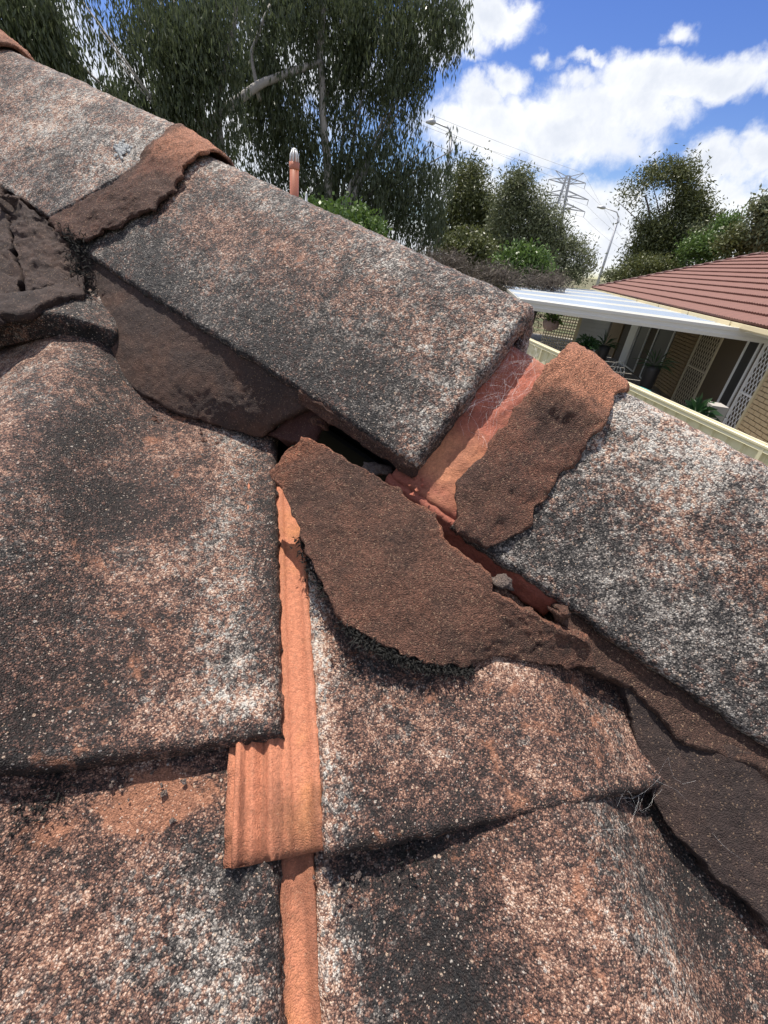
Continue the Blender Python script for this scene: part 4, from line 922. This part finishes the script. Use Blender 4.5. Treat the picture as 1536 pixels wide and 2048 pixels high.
for q, ln in ((.93, 8.6), (.82, 12.0), (.71, 12.0)):
    z = q*HT
    for sg in (-1, 1):
        tip = pb_+xd*sg*ln+ZU*(z+ (1.0 if q > .9 else -.5)); am = MB()
        for sy in (-1, 1):
            am.bar(corner(z, sg, sy), tip, .26); am.bar(corner(z+2.2, sg, sy), tip, .26); mid = (corner(z+2.2, sg, sy)+tip)/2; am.bar(corner(z, sg, sy), mid, .16)
        am.build('cross_arm', M['pylon'], py); tips.append((tip, sg))
        MB().tube([tip, tip-ZU*2.2], .16, 6).build('insulator', M['pylon'], py)
for sg in (-1, 1):
    pk = pb_+xd*sg*6.5+ZU*(HT+1.6); hm = MB(); hm.bar(corner(HT, sg, 1), pk, .26); hm.bar(corner(HT*.94, sg, -1), pk, .26); hm.build('earth_peak', M['pylon'], py); tips.append((pk+ZU*2.2, sg))
lend = [(930, 303), (915, 262), (925, 338), (918, 300), (915, 358), (930, 345), (925, 270), (915, 240)]
names = ['lowest-slung', 'upper']
for i, ((tip, sg), (x, y)) in enumerate(zip(tips, lend)):
    a = tip-ZU*2.2; e = at_d(x, y, 215); b = a+(e-a)*2.2
    pts = [a+(b-a)*t-ZU*6*(t*(1-t)) for t in np.linspace(0, 1, 26)]
    lab = ['upper-arm wire on the near side of the pylon, drooping towards the gums', 'upper-arm wire on the far side of the pylon, drooping towards the gums', 'middle-arm wire on the near side of the pylon, drooping to the gums', 'middle-arm wire on the far side of the pylon, drooping to the gums',
           'bottom-arm wire on the near side of the pylon, drooping to the gums', 'bottom-arm wire on the far side of the pylon, drooping to the gums', 'earth wire from the near peak of the pylon', 'topmost earth wire from the far peak of the pylon'][i]
    wb = MB(); wb.tube(pts, .05, 4, False)
    if sg > 0:
        e2 = at_d(1300, 470+12*i, 380); wb.tube([a+(e2-a)*t-ZU*8*(t*(1-t)) for t in np.linspace(0, 1, 12)], .05, 4, False)
    wb.build('power_line', M['wire'], None, label=lab, category='power line', group='wires of the pylon')

# ------------------------------------------------------------------ trees
def mesh_np(name, Vv, Ff, mat, parent, **props):
    me = bpy.data.meshes.new(name); k = Ff.shape[1]
    me.vertices.add(len(Vv)); me.vertices.foreach_set('co', Vv.astype(np.float32).ravel()); me.loops.add(Ff.size); me.polygons.add(len(Ff))
    me.loops.foreach_set('vertex_index', Ff.ravel().astype(np.int32)); me.polygons.foreach_set('loop_start', np.arange(0, Ff.size, k, dtype=np.int32)); me.polygons.foreach_set('loop_total', np.full(len(Ff), k, np.int32))
    me.update(calc_edges=True)
    o = link(name, me, mat, None, **props)
    if parent is not None: o.parent = parent; o.matrix_parent_inverse = Matrix.Translation(-Vector(parent.location))
    return o
def leaf_quads(C, D, Wd, ln, wd):
    """diamond leaves at C along D, side vector Wd"""
    ln = ln[:, None]; wd = wd[:, None]
    Vv = np.stack([C, C+D*ln*.45+Wd*wd, C+D*ln, C+D*ln*.45-Wd*wd], 1).reshape(-1, 3)
    return Vv, np.arange(len(Vv)).reshape(-1, 4)
def unit(a): return a/(np.linalg.norm(a, axis=-1, keepdims=True)+1e-9)
def pxsize(x, y, d):
    return np.linalg.norm(at_d(x+10, y, d)-at_d(x, y, d))/10
def crown(parent, blobs, d, n, style, mat, rg, leaf=(.2, .03), depth=1.0, strand=1.0, gap=0.0, low=False):
    """blobs: (px, py, rx, ry[, weight]) in the photograph, at distance d"""
    Cs = []; area = [b[2]*b[3]*(b[4] if len(b) > 4 else 1) for b in blobs]; tot_ = sum(area)
    for b, ar in zip(blobs, area):
        x, y, rx, ry = b[:4]; k = pxsize(x, y, d); c = at_d(x, y, d); k_ = max(4, int(n*ar/tot_))
        q = unit(rg.normal(0, 1, (k_*2, 3)))*(rg.uniform(0, 1, (k_*2, 1))**.42)
        pts = c+q*np.array([rx*k, max(rx, ry)*k*.8*depth, ry*k])
        if gap: pts = pts[.7*vn(pts, .55, 77)+.5*vn(pts, 1.3, 78) > gap-.5*rg.uniform(0, 1, len(pts))]
        Cs.append(pts[:k_])
    C = np.vstack(Cs); nC = len(C)
    if low:  # shrubs are leafy down to the ground
        zc = np.median(C[:, 2]); lo_ = min(C[:, 2].min(), zc-.1); k2 = max(1.0, (zc-.25)/(zc-lo_)); C[:, 2] = np.where(C[:, 2] < zc, zc-(zc-C[:, 2])*k2, C[:, 2])
    if style == 'weep':
        m = 9; t = rg.uniform(0, 1, (nC, m)); lnS = strand*rg.uniform(.5, 1.3, (nC, 1)); sway = rg.normal(0, .10, (nC, 1, 3))
        Pp = C[:, None]+np.stack([0*t, 0*t, -t*lnS], -1)+sway*t[..., None]*lnS[..., None]*2+rg.normal(0, .045, (nC, m, 3))
        Pp = Pp.reshape(-1, 3); k = len(Pp); D = unit(rg.normal(0, .28, (k, 3))+np.array([0.06, 0, -1.0])); Wd = unit(np.cross(D, rg.normal(0, 1, (k, 3))))
    else:
        m = 9; sp = strand
        Pp = (C[:, None]+rg.normal(0, sp, (nC, m, 3))*np.array([1, 1, .7])).reshape(-1, 3); k = len(Pp)
        D = unit(rg.normal(0, 1, (k, 3))+np.array([0, 0, -.35 if style == 'gum' else .25])); Wd = unit(np.cross(D, rg.normal(0, 1, (k, 3))))
    Vv, Ff = leaf_quads(Pp, D, Wd, leaf[0]*rg.uniform(.6, 1.3, k), leaf[1]*rg.uniform(.7, 1.2, k))
    Vv[:, 2] = np.maximum(Vv[:, 2], .03)
    return mesh_np('crown', Vv, Ff, mat, parent)
def limb(mbx, pts, d, r0, r1, k=8, rg=None):
    P_ = resample([at_d(x, y, d+dd) for (x, y, dd) in pts], 14); P_ = P_+np.stack([vn(P_*1.0, .9, 5+q) for q in range(3)], 1)*r0*.5
    mbx.tube(P_, list(np.linspace(r0, r1, 14)), k)
def ground_of(x, d, y=520): p = at_d(x, y, d); return V3(p[0], p[1], 0)
def tree(name, label, blobs, d, n, style, mat, limbs, base, seed, leaf=(.2, .03), bark='bark', r=.25, depth=1.0, strand=1.0, gap=0.0, cat='tree', extra=None):
    rg = np.random.default_rng(seed); b0 = ground_of(base[0], d); e = empty(name, b0, label, cat, 'trees and shrubs behind the roof')
    tk = MB(); top = at_d(base[0], base[1], d); tk.tube(resample([b0, (b0+top)/2+V3(.1, 0, 0), top], 10), list(np.linspace(r*1.25, r*.8, 10)), 10)
    for (pts, r0, r1) in limbs: limb(tk, pts, d, r0, r1)
    # small boughs from the trunk into the foliage
    for b in blobs[::max(1, len(blobs)//10)]:
        c = at_d(b[0], b[1], d); mid = (c+top)/2+V3(0, 0, .3); tk.tube([top, mid, c], [r*.3, r*.18, r*.06], 5)
    tk.build('trunk', M[bark], e, True)
    crown(e, blobs, d, int(n*1.3) if cat != 'tree' else n, style, M[mat], rg, leaf, depth, strand, gap, cat != 'tree')
    return e
# two large weeping gums
A_bl = [(60, 40, 150, 70), (200, 60, 140, 90), (330, 40, 120, 80), (150, 150, 120, 70), (260, 190, 110, 90), (350, 150, 90, 90), (300, 270, 60, 50, .6), (400, 60, 90, 90), (30, 10, 90, 60), (430, 200, 60, 80, .8), (400, 300, 55, 50, .7), (-80, 40, 130, 120, .6), (120, -60, 200, 90, .8), (330, -70, 180, 90, .8), (100, 110, 70, 50), (30, 100, 60, 40), (190, 230, 60, 45), (235, 120, 60, 70)]
tree('weeping_gum', 'large weeping gum filling the sky above the upper cap', A_bl, 19, 7000, 'weep', 'gum',
     [([(440, 470, 0), (445, 330, 0), (430, 180, .3), (440, 60, 0), (425, -60, 0)], .16, .06), ([(430, 300, 0), (400, 240, 0), (330, 130, .4), (290, 40, 0)], .09, .03), ([(430, 200, 0), (470, 60, 0), (480, -60, 0)], .09, .04), ([(440, 360, 0), (350, 300, .5), (180, 190, .5), (90, 120, 0)], .07, .02)], (445, 430), 11, (.21, .024), r=.20, strand=1.0, gap=.26)
B_bl = [(530, 60, 110, 110), (640, 30, 110, 80), (760, 40, 110, 90), (860, 20, 80, 50), (900, 0, 60, 40, .7), (560, 190, 90, 110), (700, 130, 90, 90), (790, 150, 70, 100), (600, 300, 90, 80), (510, 330, 70, 80), (760, 290, 100, 90), (830, 240, 60, 80), (860, 290, 55, 60, .8), (720, 400, 110, 90), (820, 390, 80, 90), (620, 420, 90, 60), (860, 430, 40, 60, .7), (500, 430, 60, 50, .7), (840, 90, 40, 70, .6), (640, -60, 260, 80, .8), (905, 300, 22, 45, .4)]
tree('weeping_gum', 'tall weeping gum with pale limbs behind the vent pipe', B_bl, 22, 9600, 'weep', 'gum',
     [([(668, 500, 0), (656, 380, -.3), (650, 240, -.5), (645, 120, -.3), (650, 20, 0), (655, -50, 0)], .22, .08), ([(400, 262, -1.6), (450, 215, -1.6), (520, 165, -1.4), (590, 140, -1.0), (648, 125, -.3)], .15, .10),
      ([(690, 420, -.6), (700, 370, -.6), (740, 310, 0), (800, 220, 0)], .10, .03), ([(648, 200, 0), (700, 120, 0), (760, 20, 0)], .08, .03), ([(420, 420, -1.4), (410, 330, -1.6), (402, 262, -1.6), (395, 130, -1.2), (415, 20, -1)], .16, .07), ([(520, 200, -1.2), (500, 110, -1), (540, 10, -.8)], .09, .04), ([(700, 420, -.5), (715, 380, -.5), (735, 330, -.4)], .16, .12)], (668, 470), 12, (.22, .026), r=.26, strand=1.0, gap=.27)
tree('gum_tree', 'dark olive gum half hidden at the weeping gum\'s side', [(930, 400, 40, 60), (945, 350, 28, 30, .7), (900, 460, 40, 50), (970, 450, 40, 50), (930, 520, 60, 40), (985, 500, 50, 50), (960, 410, 26, 30)], 30, 3000, 'gum', 'gum2', [], (925, 470), 13, (.22, .036), 'barkd', .14, strand=.35, gap=.1)
tree('gum_tree', 'airy pale gum with visible branches below the pylon', [(1040, 365, 30, 25), (1020, 400, 35, 35), (1070, 400, 35, 35), (1090, 440, 40, 35), (1020, 460, 45, 40), (1060, 490, 50, 35), (1110, 485, 40, 30), (1150, 495, 30, 18, .7), (1170, 520, 22, 22, .7), (1020, 520, 40, 30), (1100, 530, 45, 25), (1150, 545, 30, 20, .7)], 26, 3400, 'gum', 'pale',
     [([(1010, 560, 0), (1005, 480, 0), (1020, 420, 0), (1045, 370, 0)], .08, .02), ([(1005, 480, 0), (1050, 450, 0), (1100, 440, 0)], .05, .015), ([(1010, 520, 0), (1080, 500, 0), (1150, 490, 0), (1185, 530, 0)], .05, .012), ([(985, 560, 0), (960, 480, 0), (930, 450, 0)], .06, .02)], (1008, 520), 14, (.20, .026), 'bark', .1, strand=.26, gap=.2)
tree('gum_tree', 'dense round-headed gum standing alone beside the far street lamp', [(1330, 360, 50, 34), (1290, 380, 45, 36), (1370, 390, 45, 40), (1270, 420, 40, 36), (1330, 430, 70, 50), (1400, 430, 34, 34), (1420, 460, 24, 40), (1300, 480, 60, 36), (1360, 490, 60, 40), (1250, 470, 18, 30, .6), (1380, 340, 22, 16, .6), (1245, 425, 16, 20, .5), (1335, 525, 70, 25), (1260, 500, 30, 24, .7), (1425, 500, 26, 30), (1350, 335, 24, 18, .8), (1300, 350, 20, 14, .7), (1440, 440, 14, 16, .6), (1232, 400, 12, 12, .5), (1385, 322, 14, 10, .5), (1320, 505, 60, 34, 1.2), (1290, 540, 50, 24), (1400, 530, 40, 24)], 36, 6000, 'gum', 'gum2',
     [([(1330, 570, 0), (1325, 500, 0), (1300, 430, 0), (1290, 390, 0)], .14, .04), ([(1325, 500, 0), (1360, 430, 0), (1375, 370, 0)], .1, .03)], (1330, 520), 15, (.24, .034), 'barkd', .2, strand=.36, gap=.34)
tree('gum_tree', 'pale gum cut by the picture\'s edge above the red-brown roof', [(1530, 415, 26, 24), (1560, 440, 40, 40), (1545, 470, 40, 30)], 30, 700, 'gum', 'pale', [], (1550, 480), 16, (.24, .045), 'barkd', .1, strand=.3)
for (x, y, rx, ry, d, n, mat, lab, sd_) in [
    (1405, 500, 50, 34, 33, 520, 'green', 'fresh green shrub right behind the red-brown roof', 21), (1480, 490, 52, 40, 31, 620, 'gum2', 'olive shrub above the red-brown roof, under the edge gum', 22), (1390, 470, 26, 26, 35, 260, 'pale', 'blue-green sapling against the round-headed gum', 23),
    (1300, 535, 60, 26, 33, 520, 'gum2', 'low dull-green shrub at the foot of the round-headed gum', 24), (1455, 455, 30, 28, 34, 260, 'green', 'small bright shrub between two olive ones', 25), (1235, 555, 34, 18, 34, 260, 'pale', 'low grey-green bush beside the far lamp\'s foot', 26),
    (1045, 530, 50, 34, 21, 620, 'green', 'lush green bush below the airy pale gum', 27), (930, 500, 60, 36, 24, 620, 'gum2', 'dull green bush filling in beneath the olive gum', 30), (700, 470, 60, 46, 16, 640, 'green', 'sunlit green bush behind the long cap', 28), (640, 450, 40, 40, 17, 380, 'green', 'green bush beside the vent pipe', 29)]:
    tree('garden_shrub', lab, [(x, y, rx, ry), (x-rx*.5, y+ry*.3, rx*.6, ry*.7), (x+rx*.45, y+ry*.25, rx*.6, ry*.8)], d, n, 'bush', mat, [], (x, y+ry), sd_, (.16, .045), 'barkd', .05, strand=.22, cat='shrub')
for (x, y, rx, ry, d, n, lab, sd_) in [(880, 532, 56, 24, 18, 520, 'brown leafless scrub at the foot of the weeping gum', 31), (985, 556, 48, 18, 17.5, 400, 'brown wispy scrub below the airy pale gum', 32), (1085, 566, 44, 14, 19, 300, 'purplish-brown scrub behind the patio cover', 33)]:
    tree('scrub_bush', lab, [(x, y, rx, ry), (x-rx*.5, y+ry*.3, rx*.6, ry*.7), (x+rx*.45, y+ry*.25, rx*.6, ry*.8)], d, n, 'bush', 'twig', [], (x, y+ry), sd_, (.22, .012), 'barkd', .05, strand=.2, cat='bush')
